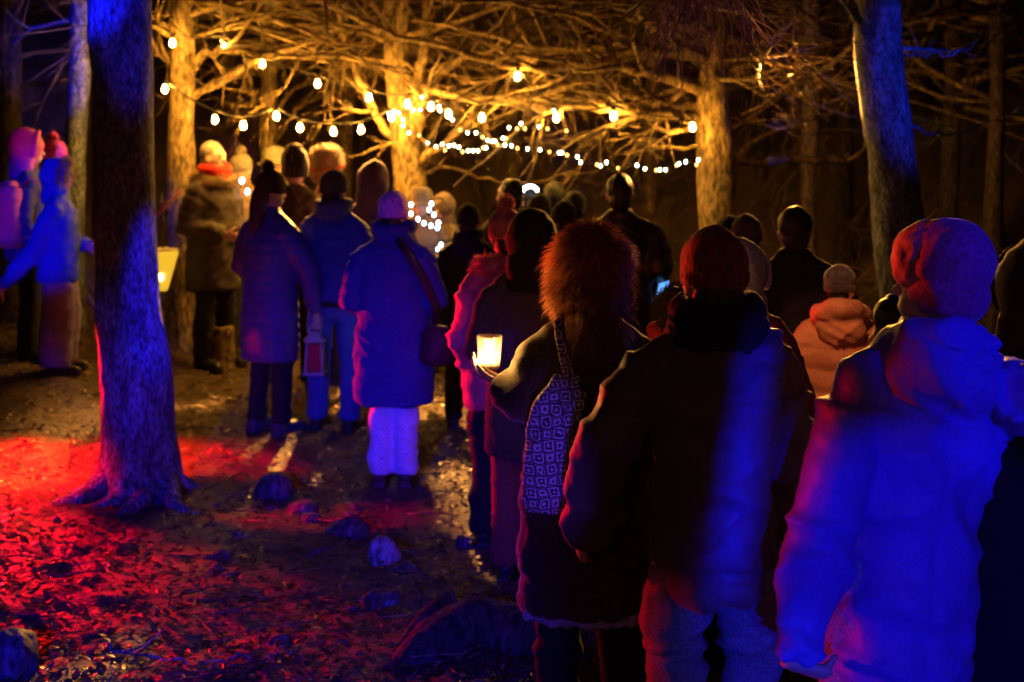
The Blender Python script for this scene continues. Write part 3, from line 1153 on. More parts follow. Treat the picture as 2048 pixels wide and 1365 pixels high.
# ================================================================== people
def hand(S, wrist, fdir, pnorm, side, curl=.5, size=1.0, spread=.08, thumb_open=.75):
    """palm, four unequal bent fingers and a thumb leaving the side of the palm; side +1 right, -1 left"""
    f = Vector(fdir).normalized()
    n = Vector(pnorm)
    n = (n - f * n.dot(f)).normalized()
    t = f.cross(n) * side                 # towards the thumb
    w = Vector(wrist)
    k = size
    S.ring_tube([w - f * .02 * k, w + f * .02 * k, w + f * .055 * k, w + f * .085 * k, w + f * .098 * k],
                [(.019 * k, .026 * k), (.016 * k, .033 * k), (.015 * k, .040 * k), (.014 * k, .041 * k), (.010 * k, .036 * k)], 12, ref=n)
    for i, (off, ln) in enumerate(((.030, .072), (.011, .080), (-.009, .075), (-.028, .058))):
        p = w + f * (.085 - .004 * abs(i - 1)) * k + t * off * k
        d = (f + t * (spread * (1.2 - i * .8))).normalized()
        pts, rad = [p - d * .02 * k], [.0095 * k]
        c = curl * (1 + .12 * i)
        for j, (fr, a) in enumerate(((.45, .55), (.30, 1.0), (.25, .75))):
            ang = c * a
            d = (d * math.cos(ang) + n * math.sin(ang)).normalized()
            n2 = n
            pts.append(pts[-1] + d * ln * fr * k)
            rad.append((.0092 - .0011 * j) * k)
        S.ring_tube(pts, rad, 8)
        S.ball(pts[-1], rad[-1], 8, 6)
    p = w + f * .022 * k + t * .026 * k
    d = (f * .62 + t * thumb_open + n * .35).normalized()
    pts = [p - d * .012 * k, p + d * .030 * k]
    d2 = (d + f * .35 + n * curl * .55).normalized()
    pts.append(pts[-1] + d2 * .030 * k)
    d3 = (d2 + n * curl * .4 + f * .2).normalized()
    pts.append(pts[-1] + d3 * .024 * k)
    S.ring_tube(pts, [.014 * k, .0125 * k, .0105 * k, .0088 * k], 8)
    S.ball(pts[-1], .0088 * k, 8, 6)


TOPS = {'fleece': 1.82, None: 1.775, 'beanie': 1.80, 'pom': 1.865, 'fur': 1.86, 'hood': 1.825, 'hair': 1.775, 'bun': 1.80, 'brim': 1.82, 'tall': 1.86, 'long': 1.78}
PEOPLE = {}


def person(key, label, px, top, Y, face=0, look=0, coat=None, hem=.8, bulk=1.0, flare=1.0, arm_l=None, arm_r=None, hat='hair', hatmat=None,
           legs=None, legw=1.0, shoes=None, scarf=None, collar=None, fine=.016, quilt=0, fold=1.0, skin=None, hands=None, eyes=False,
           group='people standing in the audience', belt=None, skirt=None, sh=1.0, hair=None, body_vox=.011, hoodback=None, tilt=0.0, roll=0.0, tw=1.0, hairfur=False, stance=1.0):
    loc = P(px, top, Y)
    g = gz(loc.x, loc.y)
    s = (loc.z - g) / TOPS[hat] / math.cos(math.radians(roll))
    loc.x -= math.tan(math.radians(roll)) * (loc.z - g)
    root = empty('person', (loc.x, loc.y, g), label, 'person', group, math.radians(face), s)
    root.rotation_euler.y = math.radians(roll)
    Minv = (Matrix.Translation(root.location) @ Matrix.Rotation(math.radians(face), 4, 'Z') @ Matrix.Rotation(math.radians(roll), 4, 'Y') @ Matrix.Scale(s, 4)).inverted()
    skin = skin or SKIN
    legs = legs or cloth('black_trousers', (.02, .02, .025))
    shoes = shoes or plain('black_boot', (.02, .018, .016), .5)
    seed = abs(hash(key)) % 1000 if False else sum(ord(c) for c in key) % 500

    def loc_pt(p):
        if len(p) == 4:                      # ('w', px, py, Y): a point of the place
            return Minv @ P(p[1], p[2], p[3])
        return Vector(p)
    arms = []
    for sd, a in ((-1, arm_l), (1, arm_r)):
        if a is None:
            a = ((sd * .262, -.03, 1.13), (sd * .275, .05, .885))
        arms.append((sd, Vector((sd * .178 * sh, -.005, 1.372)), loc_pt(a[0]), loc_pt(a[1])))
    # ---- head placed on the neck and turned
    Rh = Matrix.Translation((0, 0, 1.52)) @ Matrix.Rotation(math.radians(look), 4, 'Z') @ Matrix.Rotation(math.radians(tilt), 4, 'X') @ Matrix.Translation((0, 0, -1.52))
    R3 = Rh.to_3x3()

    def hp(x, y, z):
        return Rh @ Vector((x, y, z))
    # ---- body: one continuous mesh
    B = Shape()
    B.loft([(.80, .10 * tw, .07), (.86, .155 * tw, .095), (.95, .15 * tw, .095), (1.08, .13, .085), (1.25, .155, .10), (1.38, .16, .085), (1.45, .10, .06), (1.48, .055, .05)], 20)
    B.ring_tube([(0, -.01, 1.42), (0, -.005, 1.50), hp(0, .005, 1.57)], [.06, .054, .054], 12)
    B.ball(hp(0, 0, 1.645), (.074, .094, .105), 20, 14, R3)
    B.ball(hp(0, .035, 1.585), (.054, .062, .062), 16, 10, R3)
    B.ring_tube([hp(0, .082, 1.655), hp(0, .098, 1.63), hp(0, .112, 1.61), hp(0, .095, 1.603)], [.010, .012, .015, .011], 8)
    B.ball(hp(0, .092, 1.574), (.022, .010, .008), 10, 6, R3)
    B.ball(hp(0, .084, 1.675), (.05, .014, .010), 10, 6, R3)
    for sd in (-1, 1):
        B.ball(hp(sd * .078, -.005, 1.63), (.012, .022, .034), 10, 8, R3)
        B.ring_tube([(sd * .085, 0, .93), (sd * .10 * stance, .02, .70), (sd * .105 * stance, .025, .50), (sd * .11 * stance, -.01, .30), (sd * .115 * stance, -.01, .09)], [.080, .062, .046, .042, .034], 12)
        B.ring_tube([(sd * .115 * stance, -.05, .045), (sd * .12 * stance, .03, .05), (sd * .13 * stance, .13, .035), (sd * .132 * stance, .18, .03)], [.035, .04, .036, .025], 10)
    for sd, sh_p, el, wr in arms:
        B.ring_tube([sh_p, sh_p.lerp(el, .5), el, el.lerp(wr, .4), wr], [.052, .046, .039, .038, .027], 12)
        h = (hands or {}).get(sd)
        d = (wr - el).normalized()
        if h:
            Rw = Minv.to_3x3()
            hand(B, wr + d * .015, Rw @ Vector(h['f']), Rw @ Vector(h['n']), sd, h.get('c', .5), h.get('s', 1.0), h.get('sp', .08))
        else:
            n = Vector((-sd, .2, 0))
            hand(B, wr + d * .015, d, n, sd, .45)
    fuse('body', B, skin, root, body_vox, 3 if body_vox < .008 else 2, None)
    if eyes:
        em = plain('eye_dark', (.02, .015, .012), .25)
        for sd in (-1, 1):
            o = link('eye', Shape().ball(hp(sd * .031, .083, 1.648), (.011, .007, .007), 10, 8, R3).mesh('eye'), em, root)
        o = link('mouth', Shape().ball(hp(0, .100, 1.573), (.021, .004, .005), 10, 6, R3).mesh('mouth'), plain('lip', (.35, .12, .10), .5), root)
    # ---- trousers
    T = Shape()
    top_z = min(max(hem + .12, .95), 1.0)
    T.loft([(.78, .12 * tw, .09), (.84, .185 * tw, .12), (.92, .18 * tw, .12), (top_z, .16 * tw, .11)], 24)
    for sd in (-1, 1):
        w = legw
        T.ring_tube([(sd * .09 * tw, 0, .92), (sd * .102 * stance, .015, .72), (sd * .108 * stance, .022, .50), (sd * .114 * stance, 0, .28), (sd * .117 * stance, -.005, .085)],
                    [.10 * tw, .092 * w ** .5, .078 * w, .074 * w, .072 * w], 16)
    fuse('trousers', T, legs, root, fine * .95, 4, cloth_fold(.8 * fold), seed)
    for sd in (-1, 1):
        K = Shape()
        K.ring_tube([(sd * .117, -.01, .22), (sd * .118, -.012, .10), (sd * .12, 0, .055)], [.050, .054, .05], 14)
        K.ring_tube([(sd * .117, -.075, .048), (sd * .12, 0, .055), (sd * .128, .10, .046), (sd * .133, .185, .036), (sd * .134, .215, .032)], [.040, .05, .05, .043, .02], 14)
        K.box((sd * .124, .065, .010), (.092, .285, .024))
        K.v = [Vector((v.x - sd * .117 * (1 - stance), v.y, v.z)) for v in K.v]
        fuse('boot', K, shoes, root, .011, 3, None)
    if skirt:
        z0, m = skirt
        fuse('skirt', Shape().loft([(z0, .235, .18), (z0 + .15, .225, .17), (.95, .19, .14), (1.02, .17, .12)], 30), m, root, fine, 4, cloth_fold(1.0), seed + 3)
    # ---- coat with sleeves
    b = bulk
    C = Shape()
    bt = b * tw
    rings = [(hem, .20 * bt * flare, .145 * b * flare), (hem + .02, .205 * bt * flare, .15 * b * flare)]
    if hem < .85:
        rings += [(.90, .20 * bt * (1 + flare) / 2, .148 * b)]
    rings += [(max(1.04, hem + .06), .188 * bt, .138 * b), (1.18, .192 * (b + bt) / 2, .142 * b), (1.30, .198 * b * sh, .138 * b), (1.39, .19 * sh, .115), (1.435, .145 * sh, .09), (1.475, .090, .078), (1.51, .078, .074), (1.545, .074, .072)]
    C.loft(rings, 30)
    for sd, sh_p, el, wr in arms:
        d = (wr - el).normalized()
        C.ball(sh_p + Vector((0, 0, -.004)), (.070 * b, .072 * b, .070 * b), 14, 10)
        C.ring_tube([(sd * .045, -.01, 1.478), (sd * .11, -.008, 1.438), sh_p + Vector((-sd * .004, 0, -.004))], [.055, .060, .068 * b], 14)
        C.ring_tube([sh_p + Vector((-sd * .03, 0, 0)), sh_p.lerp(el, .25) + Vector((sd * .004, 0, 0)), sh_p.lerp(el, .7), el, el.lerp(wr, .25), el.lerp(wr, .7), wr + d * .005],
                    [.066 * b, .076 * b, .070 * b, .066 * b, .064 * b, .058 * b, .050 * b], 16)
    f0 = cloth_fold(1.0 * fold)

    def seamed(co, no, sd_):
        g_ = f0(co, no, sd_)
        back = (co[:, 1] < .02) & (np.abs(co[:, 0]) < .17)
        g_ = g_ - .0055 * np.exp(-(co[:, 0] / .009) ** 2) * back * (co[:, 2] < 1.33)
        g_ = g_ - .0055 * np.exp(-((co[:, 2] - 1.33 - .03 * np.abs(co[:, 0])) / .009) ** 2) * back
        return g_ - .006 * np.exp(-((co[:, 2] - hem - .045) / .009) ** 2)
    fo = quilt_fold(quilt, .02 if quilt > .1 else .011) if quilt else (seamed if fine < .012 else f0)
    if hat == 'fleece':
        C.ball((0, -.06, 1.42), (.155, .098, .11), 24, 16)
        C.ring_tube([(-.09, .02, 1.49), (-.085, -.06, 1.51), (0, -.10, 1.52), (.085, -.06, 1.51), (.09, .02, 1.49)], [.028, .036, .040, .036, .028], 12)
    if coat is not None:
        fuse('coat', C, coat, root, fine, 5, fo, seed + 1)
    if hoodback is not None:                       # hood lying on the back
        Hd = Shape().ball((0, -.12, 1.41), (.14, .075, .105), 22, 14).ring_tube([(-.125, .02, 1.48), (-.12, -.06, 1.50), (-.07, -.13, 1.53), (0, -.15, 1.54), (.07, -.13, 1.53), (.12, -.06, 1.50), (.125, .02, 1.48)], [.04, .05, .055, .06, .055, .05, .04], 12)
        fuse('hood', Hd, hoodback, root, fine * .8, 4, cloth_fold(1.3), seed + 9)
    if belt is not None:
        fuse('belt', Shape().loft([(belt[0] - .025, .205 * b, .155 * b), (belt[0] + .025, .205 * b, .155 * b)], 30), belt[1], root, .012, 2)
    if scarf is not None:
        Sc = Shape()
        for k in range(3):
            pts = []
            for j in range(15):
                a = 2 * math.pi * j / 14
                pts.append((.098 * math.cos(a), .092 * math.sin(a) + .005, 1.488 + .032 * k + .012 * math.sin(a * 2 + k)))
            Sc.ring_tube(pts, [.036] * 15, 10)
        fuse('scarf', Sc, scarf, root, .012, 3, cloth_fold(1.1), seed + 5)
    if collar is not None:
        Sc = Shape()
        pts = []
        for j in range(17):
            a = 2 * math.pi * j / 16
            pts.append((.125 * math.cos(a), .11 * math.sin(a) - .015, 1.475 + (.02 if math.sin(a) < 0 else -.01)))
        Sc.ring_tube(pts, [.05] * 17, 10)
        c = fuse('fur_collar', Sc, collar, root, .014, 3, lump_fold(.012, 18), seed + 6)
        fur('collar_fur', c, collar, c, 2600, .045, .0018, .3, seed)
    # ---- headwear
    if hat in ('beanie', 'pom'):
        Hs = Shape()
        rr = [(1.655, .088, .105), (1.685, .091, .108), (1.72, .088, .102), (1.75, .074, .086), (1.775, .048, .058), (1.79, .018, .022)]
        base_i = 0
        Hs.loft([(z - 0, rx * 1.02, ry * 1.02) for z, rx, ry in rr], 30)
        Hs.ball((0, -.035, 1.66), (.082, .072, .05), 18, 10)
        Hs.v = [Rh @ v for v in Hs.v]
        h = fuse('hat', Hs, hatmat, root, .008, 4, rib_fold(42, .0022), seed + 7)
        Cf = Shape().loft([(1.630, .087, .103, 0, -.006), (1.638, .0915, .1075, 0, -.006), (1.668, .0930, .1092, 0, -.006), (1.676, .088, .104, 0, -.006)], 30)
        Cf.v = [Rh @ v for v in Cf.v]
        fuse('hat_cuff', Cf, hatmat, h, .007, 2, rib_fold(42, .0026), seed + 8)
        if hat == 'pom':
            c = Rh @ Vector((0, -.01, 1.815))
            pb = fuse('pompom', Shape().ball(c, .036, 14, 10), hatmat, h, .01, 1, lump_fold(.008, 30), seed)
            fur('pompom_yarn', pb, hatmat, pb, 900, .02, .0016, .1, seed)
    elif hat == 'tall':
        Hs = Shape().loft([(1.60, .085, .10, 0, -.02), (1.66, .100, .116, 0, -.02), (1.72, .102, .115, 0, -.02), (1.79, .085, .095, 0, -.025), (1.84, .05, .055, 0, -.03), (1.855, .02, .02, 0, -.03)], 26)
        fuse('hat', Hs, hatmat, root, .011, 4, lump_fold(.008, 16), seed)
    elif hat == 'hood':
        Hs = Shape()
        Hs.ball(hp(0, -.03, 1.675), (.122, .130, .142), 24, 16, R3)
        Hs.ring_tube([(0, -.04, 1.43), (0, -.045, 1.50), hp(0, -.035, 1.58)], [(.105, .13), (.10, .125), (.10, .12)], 20, ref=(0, 1, 0))
        fuse('hood', Hs, hatmat or coat, root, .012, 5, cloth_fold(.75), seed + 7)
        Rm = Shape()
        pts = []
        for j in range(13):
            a = math.pi * (-.15 + 1.3 * j / 12)
            pts.append(hp(.108 * math.cos(a), .048 + .02 * math.sin(a), 1.655 + .125 * math.sin(a)))
        Rm.ring_tube(pts, [.017] * 13, 10)
        fuse('hood_rim', Rm, hatmat or coat, root, .009, 2, cloth_fold(.4), seed)
    elif hat == 'fur':
        Hs = Shape()
        Hs.ball(hp(0, -.012, 1.715), (.108, .118, .105), 24, 16, R3)
        Hs.ball(hp(-.075, -.01, 1.62), (.036, .065, .07), 14, 10, R3)
        Hs.ball(hp(.07, -.01, 1.63), (.032, .06, .055), 14, 10, R3)
        Hs.ball(hp(0, -.075, 1.635), (.08, .04, .06), 14, 10, R3)
        fuse('fur_hat', Hs, hatmat, root, .012, 4, lump_fold(.014, 14), seed)
    elif hat == 'brim':
        Hs = Shape().loft([(1.655, .11, .125), (1.70, .105, .12), (1.76, .10, .112), (1.80, .085, .095), (1.815, .05, .06)], 26)
        Hs.v = [Rh @ v for v in Hs.v]
        h = fuse('hat', Hs, hatmat, root, .010, 3, lump_fold(.008, 20), seed)
        Br = Shape().loft([(1.652, .15, .165), (1.66, .152, .168), (1.672, .115, .13)], 28)
        Br.v = [Rh @ v for v in Br.v]
        fuse('hat_brim', Br, hatmat, h, .009, 1, lump_fold(.006, 16), seed)
    if hat in ('beanie', 'pom', 'fleece') and hair is None:
        Hs = Shape().ball(hp(0, -.045, 1.605), (.072, .056, .07), 18, 12, R3)
        fuse('hair', Hs, cloth('dark_hair', (.025, .018, .014), .5, .4, .0, 120, .4), root, .010, 3, lump_fold(.006, 30), seed + 11)
    if hat == 'fleece':
        Hs = Shape().ball(hp(0, -.02, 1.705), (.108, .116, .110), 26, 18, R3)
        Hs.ball(hp(0, -.03, 1.625), (.104, .102, .08), 22, 12, R3)
        h = fuse('hat', Hs, hatmat, root, .009, 5, lump_fold(.004, 18), seed + 7)
        Kn = Shape().ball(hp(0, .030, 1.705), (.100, .096, .098), 22, 16, R3)
        Kn.ball(hp(0, .03, 1.67), (.094, .09, .06), 22, 12, R3)
        fuse('knit_hat', Kn, cloth('patterned_knit', (.45, .22, .30), .95, .8, .2, 55, .2, .6), h, .008, 3, lump_fold(.0035, 45), seed + 8)
    if hat in ('hair', 'bun', 'long') or hair is not None:
        hm = hair or hatmat or cloth('dark_hair', (.025, .018, .014), .5, .4, .0, 120, .4)
        Hs = Shape()
        if hat in ('hair', 'bun', 'long'):
            Hs.ball(hp(0, -.030, 1.685), (.088, .094, .092), 22, 14, R3)
            Hs.ball(hp(0, -.055, 1.61), (.074, .058, .075), 16, 10, R3)
        if hat == 'bun':
            Hs.ball(hp(0, -.07, 1.775), (.04, .04, .035), 14, 10)
        if hat == 'long' or hair is not None:
            Hs.ring_tube([hp(0, -.05, 1.66), hp(0, -.085, 1.55), (0, -.13, 1.44), (0, -.15, 1.36)], [(.065, .08), (.048, .075), (.036, .062), (.010, .022)], 18, ref=(0, 1, 0))

        def hair_fold(co, no, sd_):
            return .006 * vn(co * [38, 38, 5], sd_) + .006 * vn(co * [12, 12, 6], sd_ + 1)
        ho = fuse('hair', Hs, hm, root, .009, 3, hair_fold, seed + 11)
        if hairfur:
            fur('hair_strand', ho, hm, ho, 3500, .05, .0012, .6, seed)
    PEOPLE[key] = (root, Minv, s)
    print('PERSON', key, 'height %.2f ground %.2f' % (loc.z - g, g))
    return root


def bent(sd, out=.25, fwd=.20, z=1.06):
    """hands held together in front"""
    return ((sd * out, -.03, 1.12), (sd * .10, fwd, z))


dk = lambda n, c=(.025, .022, .024): cloth(n, c)
BLACK = dk('black_wool', (.022, .02, .022))
BROWN = dk('dark_brown_wool', (.07, .045, .03))
NAVY = dk('navy_coat', (.05, .06, .16))
FUR_FOX = fur_mat('fox_fur', (.12, .04, .012), (.68, .25, .06))
FUR_PALE = fur_mat('pale_fur', (.22, .14, .07), (.45, .33, .18))

# --- right foreground
r = person('hooded_blue', 'person in a long pale blue jacket and fleece hat over a knit hat, at right', 1905, 432, 3.5, face=10, look=40, roll=7, tw=.80,
           coat=cloth('pale_blue_shell', (.15, .11, .58), .55, .12, .1, 300, .4, .12), hem=.655, bulk=.99, flare=1.0, hat='fleece', hatmat=cloth('rust_fleece', (.36, .07, .24), .95, .4, .4, 160),
           arm_l=(('w', 1662, 1010, 3.42), ('w', 1585, 1312, 3.36)), arm_r=(('w', 2040, 790, 3.42), ('w', 1960, 850, 3.75)), legs=cloth('light_blue_trousers', (.25, .28, .4)),
           fine=.010, fold=1.7, sh=1.05, body_vox=.007, hands={-1: dict(f=(.85, .15, -.35), n=(.2, .5, .8), c=.6)}, eyes=False)
r = person('beanie_man', 'person in a dark jacket and tall beanie, a blue streak down the back', 1428, 447, 3.74, face=2, look=6,
           coat=cloth('dark_shell', (.10, .07, .08), .6, .15, .1, 300, .35), hem=.80, bulk=.96, tw=.80, flare=.95, hat='beanie', hatmat=cloth('rust_knit', (.20, .05, .035), .9, .5, .2, 120),
           arm_l=(('w', 1218, 885, 3.70), ('w', 1172, 1060, 3.90)), arm_r=(('w', 1578, 930, 3.72), ('w', 1550, 1080, 3.98)), legs=cloth('grey_denim', (.12, .15, .22), .8, .2), legw=.9,
           scarf=cloth('ink_wool', (.012, .011, .012)), fine=.010, fold=1.8, sh=1.05, hoodback=None)
r = person('candle_woman', 'woman in a round fox fur hat and black coat holding out a lit candle', 1180, 436, 4.3, face=8, look=4,
           coat=cloth('black_plush', (.055, .038, .022), .9, .4, .35, 200, .2), hem=.55, bulk=1.1, flare=1.08, hat='fur', hatmat=FUR_FOX,
           arm_l=(('w', 1062, 815, 4.20), ('w', 1006, 768, 4.275)), arm_r=bent(1), hair=fur_mat('auburn_hair', (.10, .04, .02), (.28, .13, .05)), fine=.011, fold=1.0, body_vox=.006,
           hands={-1: dict(f=(-.75, .22, .35), n=(.3, -.15, .9), c=.62, sp=.14)})
hat = [c for c in r.children if c.name.startswith('fur_hat')][0]
fur('fur_strand', hat, FUR_FOX, hat, 15000, .072, .0014, .65, 3)
hr = [c for c in r.children if c.name.startswith('hair')][0]
fur('hair_strand', hr, fur_mat('auburn_hair', (0, 0, 0), (0, 0, 0)), hr, 2500, .10, .0009, 1.3, 4)
cm = fuse('hem_lace', Shape().loft([(.515, .235, .172), (.535, .238, .175), (.56, .236, .173)], 40), cloth('grey_lace', (.35, .38, .45), .9), r, .008, 1, lump_fold(.014, 40), 3)

# --- middle distance, left
person('blue_coat', 'woman in a knee-length blue coat, round beanie and white trousers', 787, 378, 7.73, face=-4, look=-4, coat=cloth('blue_padded', (.045, .05, .30), .75), hem=.52, bulk=1.16,
       flare=1.0, hat='beanie', hatmat=cloth('lilac_knit', (.55, .3, .6), .9, .4, .2, 120), arm_l=bent(-1), arm_r=bent(1), legs=cloth('white_trousers', (.8, .78, .8)), legw=.98, stance=.66,
       scarf=cloth('blue_scarf', (.04, .045, .27), .9), quilt=0, fold=1.1, fine=.014, shoes=plain('brown_shoe', (.09, .04, .02), .5))
person('blue_man', 'man in a blue jacket and blue trousers standing left of the blue coat woman', 668, 337, 8.9, face=-14, look=-14, coat=cloth('blue_jacket', (.045, .055, .26), .75), hem=.86,
       bulk=1.04, hat='beanie', hatmat=cloth('navy_knit', (.10, .10, .2), .9, .4), legs=cloth('blue_trousers', (.06, .08, .34)), arm_l=bent(-1), arm_r=((.27, -.06, 1.13), (.22, .16, .95)),
       belt=(.885, BLACK), scarf=cloth('navy_knit', (0, 0, 0)))
person('puffer_woman', 'woman in a dark pompom beanie and long purple puffer coat carrying a lantern', 540, 318, 8.85, face=-38, look=-20, coat=cloth('purple_puffer', (.06, .035, .21), .5, .1, 0, 200, .5),
       hem=.50, bulk=1.12, hat='pom', hatmat=cloth('dark_knit', (.07, .045, .05), .9, .5), quilt=.07, arm_l=((-.27, -.02, 1.12), (-.2, .18, .98)),
       arm_r=(('w', 618, 540, 8.75), ('w', 632, 625, 8.8)), hair=cloth('brown_hair', (.08, .04, .025), .5, .4), shoes=plain('blue_boot', (.03, .04, .09), .4), legw=.8)
# --- left, facing right
person('parka_elder', 'white-haired person in a fur trimmed dark parka and red scarf, facing right', 428, 283, 11.0, face=-125, look=10, coat=cloth('grey_parka', (.06, .05, .045)), hem=.62, bulk=1.14,
       hat='hair', hatmat=cloth('white_hair', (.20, .18, .155), .6, .4), scarf=cloth('red_scarf', (.5, .02, .015)), collar=FUR_PALE, arm_l=bent(-1), arm_r=bent(1), eyes=True, body_vox=.008,
       group='performers and onlookers under the lights')
person('white_hat_child', 'person in a cream pompom hat and tan coat with white lights on the chest', 482, 290, 11.6, face=-130, look=5, coat=cloth('tan_coat', (.20, .14, .085)), hem=.7, bulk=1.05,
       hat='pom', hatmat=cloth('cream_knit', (.22, .19, .14), .9, .5), eyes=True, arm_l=bent(-1), arm_r=bent(1), body_vox=.008, group='performers and onlookers under the lights')
person('pale_hat', 'person in a pale flat hat half hidden behind the puffer coat woman', 548, 292, 12.2, face=170, coat=cloth('tan_coat', (0, 0, 0)), hat='brim', hatmat=cloth('straw_hat', (.3, .27, .18)),
       eyes=True, group='performers and onlookers under the lights')
person('tall_hair', 'person with a tall dark hat and brown coat behind the puffer coat woman', 590, 285, 10.2, face=10, coat=BROWN, hat='tall', hatmat=cloth('dark_felt', (.03, .022, .018)), bulk=1.1)
r = person('red_bead', 'person in a pale fur hat with a red band, behind the man in blue', 655, 284, 10.6, face=-60, coat=cloth('rust_coat', (.2, .08, .03)), hat='fur', hatmat=FUR_PALE, bulk=1.05, eyes=False)
hat = [c for c in r.children if c.name.startswith('fur_hat')][0]
fur('fur_strand', hat, FUR_PALE, hat, 3500, .05, .002, .3, 8)
Sb = Shape()
Sb.ring_tube([(.10 * math.cos(a), .12 * math.sin(a), 1.66 + .015 * math.sin(a)) for a in [i * .45 for i in range(15)]], [.018] * 15, 8)
fuse('hat_band', Sb, cloth('red_band', (.6, .01, .01)), hat, .009, 1)
person('hood_purple', 'person in a purple lit hood between the man in blue and the middle tree', 746, 322, 10.0, face=4, coat=cloth('plum_coat', (.12, .07, .14)), hat='hood', bulk=1.02)
person('led_performer', 'performer facing the audience, cream hat, white lights round the neck', 843, 374, 10.9, face=172, coat=cloth('tan_coat', (0, 0, 0)), hat='brim',
       hatmat=cloth('cream_felt', (.24, .20, .13)), eyes=True, arm_l=bent(-1), arm_r=bent(1), body_vox=.008, group='performers and onlookers under the lights', bulk=1.1)
person('pale_back', 'onlooker in a pale coat right of the performer with the white lights', 884, 385, 11.3, face=150, coat=cloth('cream_coat', (.18, .14, .09)), hat='hood', hatmat=cloth('cream_coat', (0, 0, 0)),
       group='performers and onlookers under the lights')
person('round_cap', 'person in a rounded dark cap and black coat just right of the performer', 937, 405, 9.2, face=0, coat=BLACK, hat='beanie', hatmat=cloth('black_knit', (.03, .025, .025), .9, .5), bulk=1.08, scarf=BLACK)
person('pink_pompom', 'woman in a pink pompom hat and pink jacket with a fluffy collar', 1012, 388, 6.8, face=4, look=14, coat=cloth('pink_jacket', (.62, .12, .20), .55, .12, .1, 240, .4), hem=.74, bulk=1.12,
       hat='pom', hatmat=cloth('pink_knit', (.62, .16, .25), .95, .7, .3, 90), collar=fur_mat('pink_fur', (.5, .1, .15), (.7, .2, .28)), quilt=.0, fold=1.5,
       arm_l=(('w', 925, 680, 6.72), ('w', 965, 760, 6.9)), arm_r=bent(1))
person('brown_hood', 'person in a brown coat with a black hood in front of the pink jacket', 1062, 412, 6.2, face=2, coat=cloth('brown_coat', (.10, .065, .045)), hem=.62, hat='hood',
       hatmat=cloth('black_hood', (.02, .018, .02)), bulk=1.12, arm_l=bent(-1), arm_r=bent(1), legs=cloth('rust_trousers', (.28, .06, .05)))
# --- the far group in the centre
person('far_profile', 'person with dark hair in profile left of the glowing headband', 1018, 357, 9.9, face=30, look=30, coat=BROWN, hat='hair')
person('led_band', 'person wearing a headband of cold white lights', 1062, 372, 10.4, face=0, coat=BLACK, hat='hair')
person('far_cap_a', 'dark round hat at the back of the centre group', 1108, 361, 10.8, face=0, coat=BLACK, hat='beanie', hatmat=cloth('olive_knit', (.08, .075, .035), .9, .5))
person('far_cap_b', 'olive rimmed hat right of the dark round hat at the back', 1150, 380, 10.1, face=0, coat=BLACK, hat='beanie', hatmat=cloth('olive_knit', (0, 0, 0)))
person('far_cap_c', 'greenish hat below the glowing headband', 1078, 386, 9.3, face=0, coat=NAVY, hat='beanie', hatmat=cloth('grey_green_knit', (.09, .10, .07), .9, .5))
person('far_cap_d', 'dark hat just above the fox fur hat', 1128, 400, 8.9, face=0, coat=BLACK, hat='beanie', hatmat=cloth('black_knit', (0, 0, 0)))
person('tall_bare', 'tall bareheaded man in a dark leather jacket with amber lit ears', 1240, 348, 8.5, face=-2, coat=cloth('black_leather', (.03, .028, .03), .4, .15, 0, 120, .5), hat='hair', bulk=1.15, sh=1.12, arm_l=bent(-1),
       arm_r=(('w', 1318, 530, 8.4), ('w', 1312, 590, 8.75)))
person('red_scarf_hair', 'person with curly dark hair and a red scarf peeping out left of the tall beanie', 1352, 572, 5.0, face=0, look=10, hairfur=True, coat=cloth('red_wool', (.35, .03, .03)), hat='hair', hatmat=cloth('curly_hair', (.07, .03, .02), .6, .6),
       scarf=cloth('red_scarf', (0, 0, 0)))
person('pale_hood', 'person in a pale hood just right of the tall beanie', 1478, 468, 5.0, face=-20, coat=cloth('berry_coat', (.35, .06, .10)), hat='hood', hatmat=cloth('pale_hood', (.62, .64, .66)))
person('grey_beanie', 'person in a dark lumpy beanie right of the bright amber tree', 1493, 426, 7.3, face=0, coat=BLACK, hat='beanie', hatmat=cloth('charcoal_knit', (.07, .06, .065), .9, .5), bulk=1.1)
person('black_beanie_far', 'black capped head half hidden behind the lumpy beanie', 1462, 428, 8.2, face=0, coat=BLACK, hat='beanie', hatmat=cloth('black_knit', (0, 0, 0)))
person('dark_broad', 'broad person all in black with a bare dark head, right of the pale hood', 1588, 414, 6.6, face=0, coat=BLACK, hat='hair', bulk=1.25, sh=1.1)
r = person('child_puffer', 'child in a woolly grey hat and pale hooded puffer jacket', 1680, 526, 6.3, face=-8, look=-25, coat=cloth('peach_puffer', (.82, .38, .17), .6, .12, .1, 220, .35), hem=.80, bulk=1.2, hat='beanie',
           hatmat=cloth('grey_wool', (.11, .10, .10), 1, .9, .4, 60), quilt=.13, hoodback=cloth('peach_puffer', (0, 0, 0)))
person('dark_bob', 'person with short dark hair and pink scarf between the child and the blue jacket', 1795, 590, 4.9, face=-30, look=-20, coat=BLACK, hat='hair', scarf=cloth('berry_scarf', (.4, .04, .09)))
person('edge_dark', 'dark clothed person cut off by the right edge of the frame', 2075, 470, 3.95, face=0, coat=cloth('ink_coat', (.02, .018, .02)), hem=.5, bulk=1.25, hat='hood', arm_l=((-.29, -.02, 1.12), (-.32, .05, .88)))

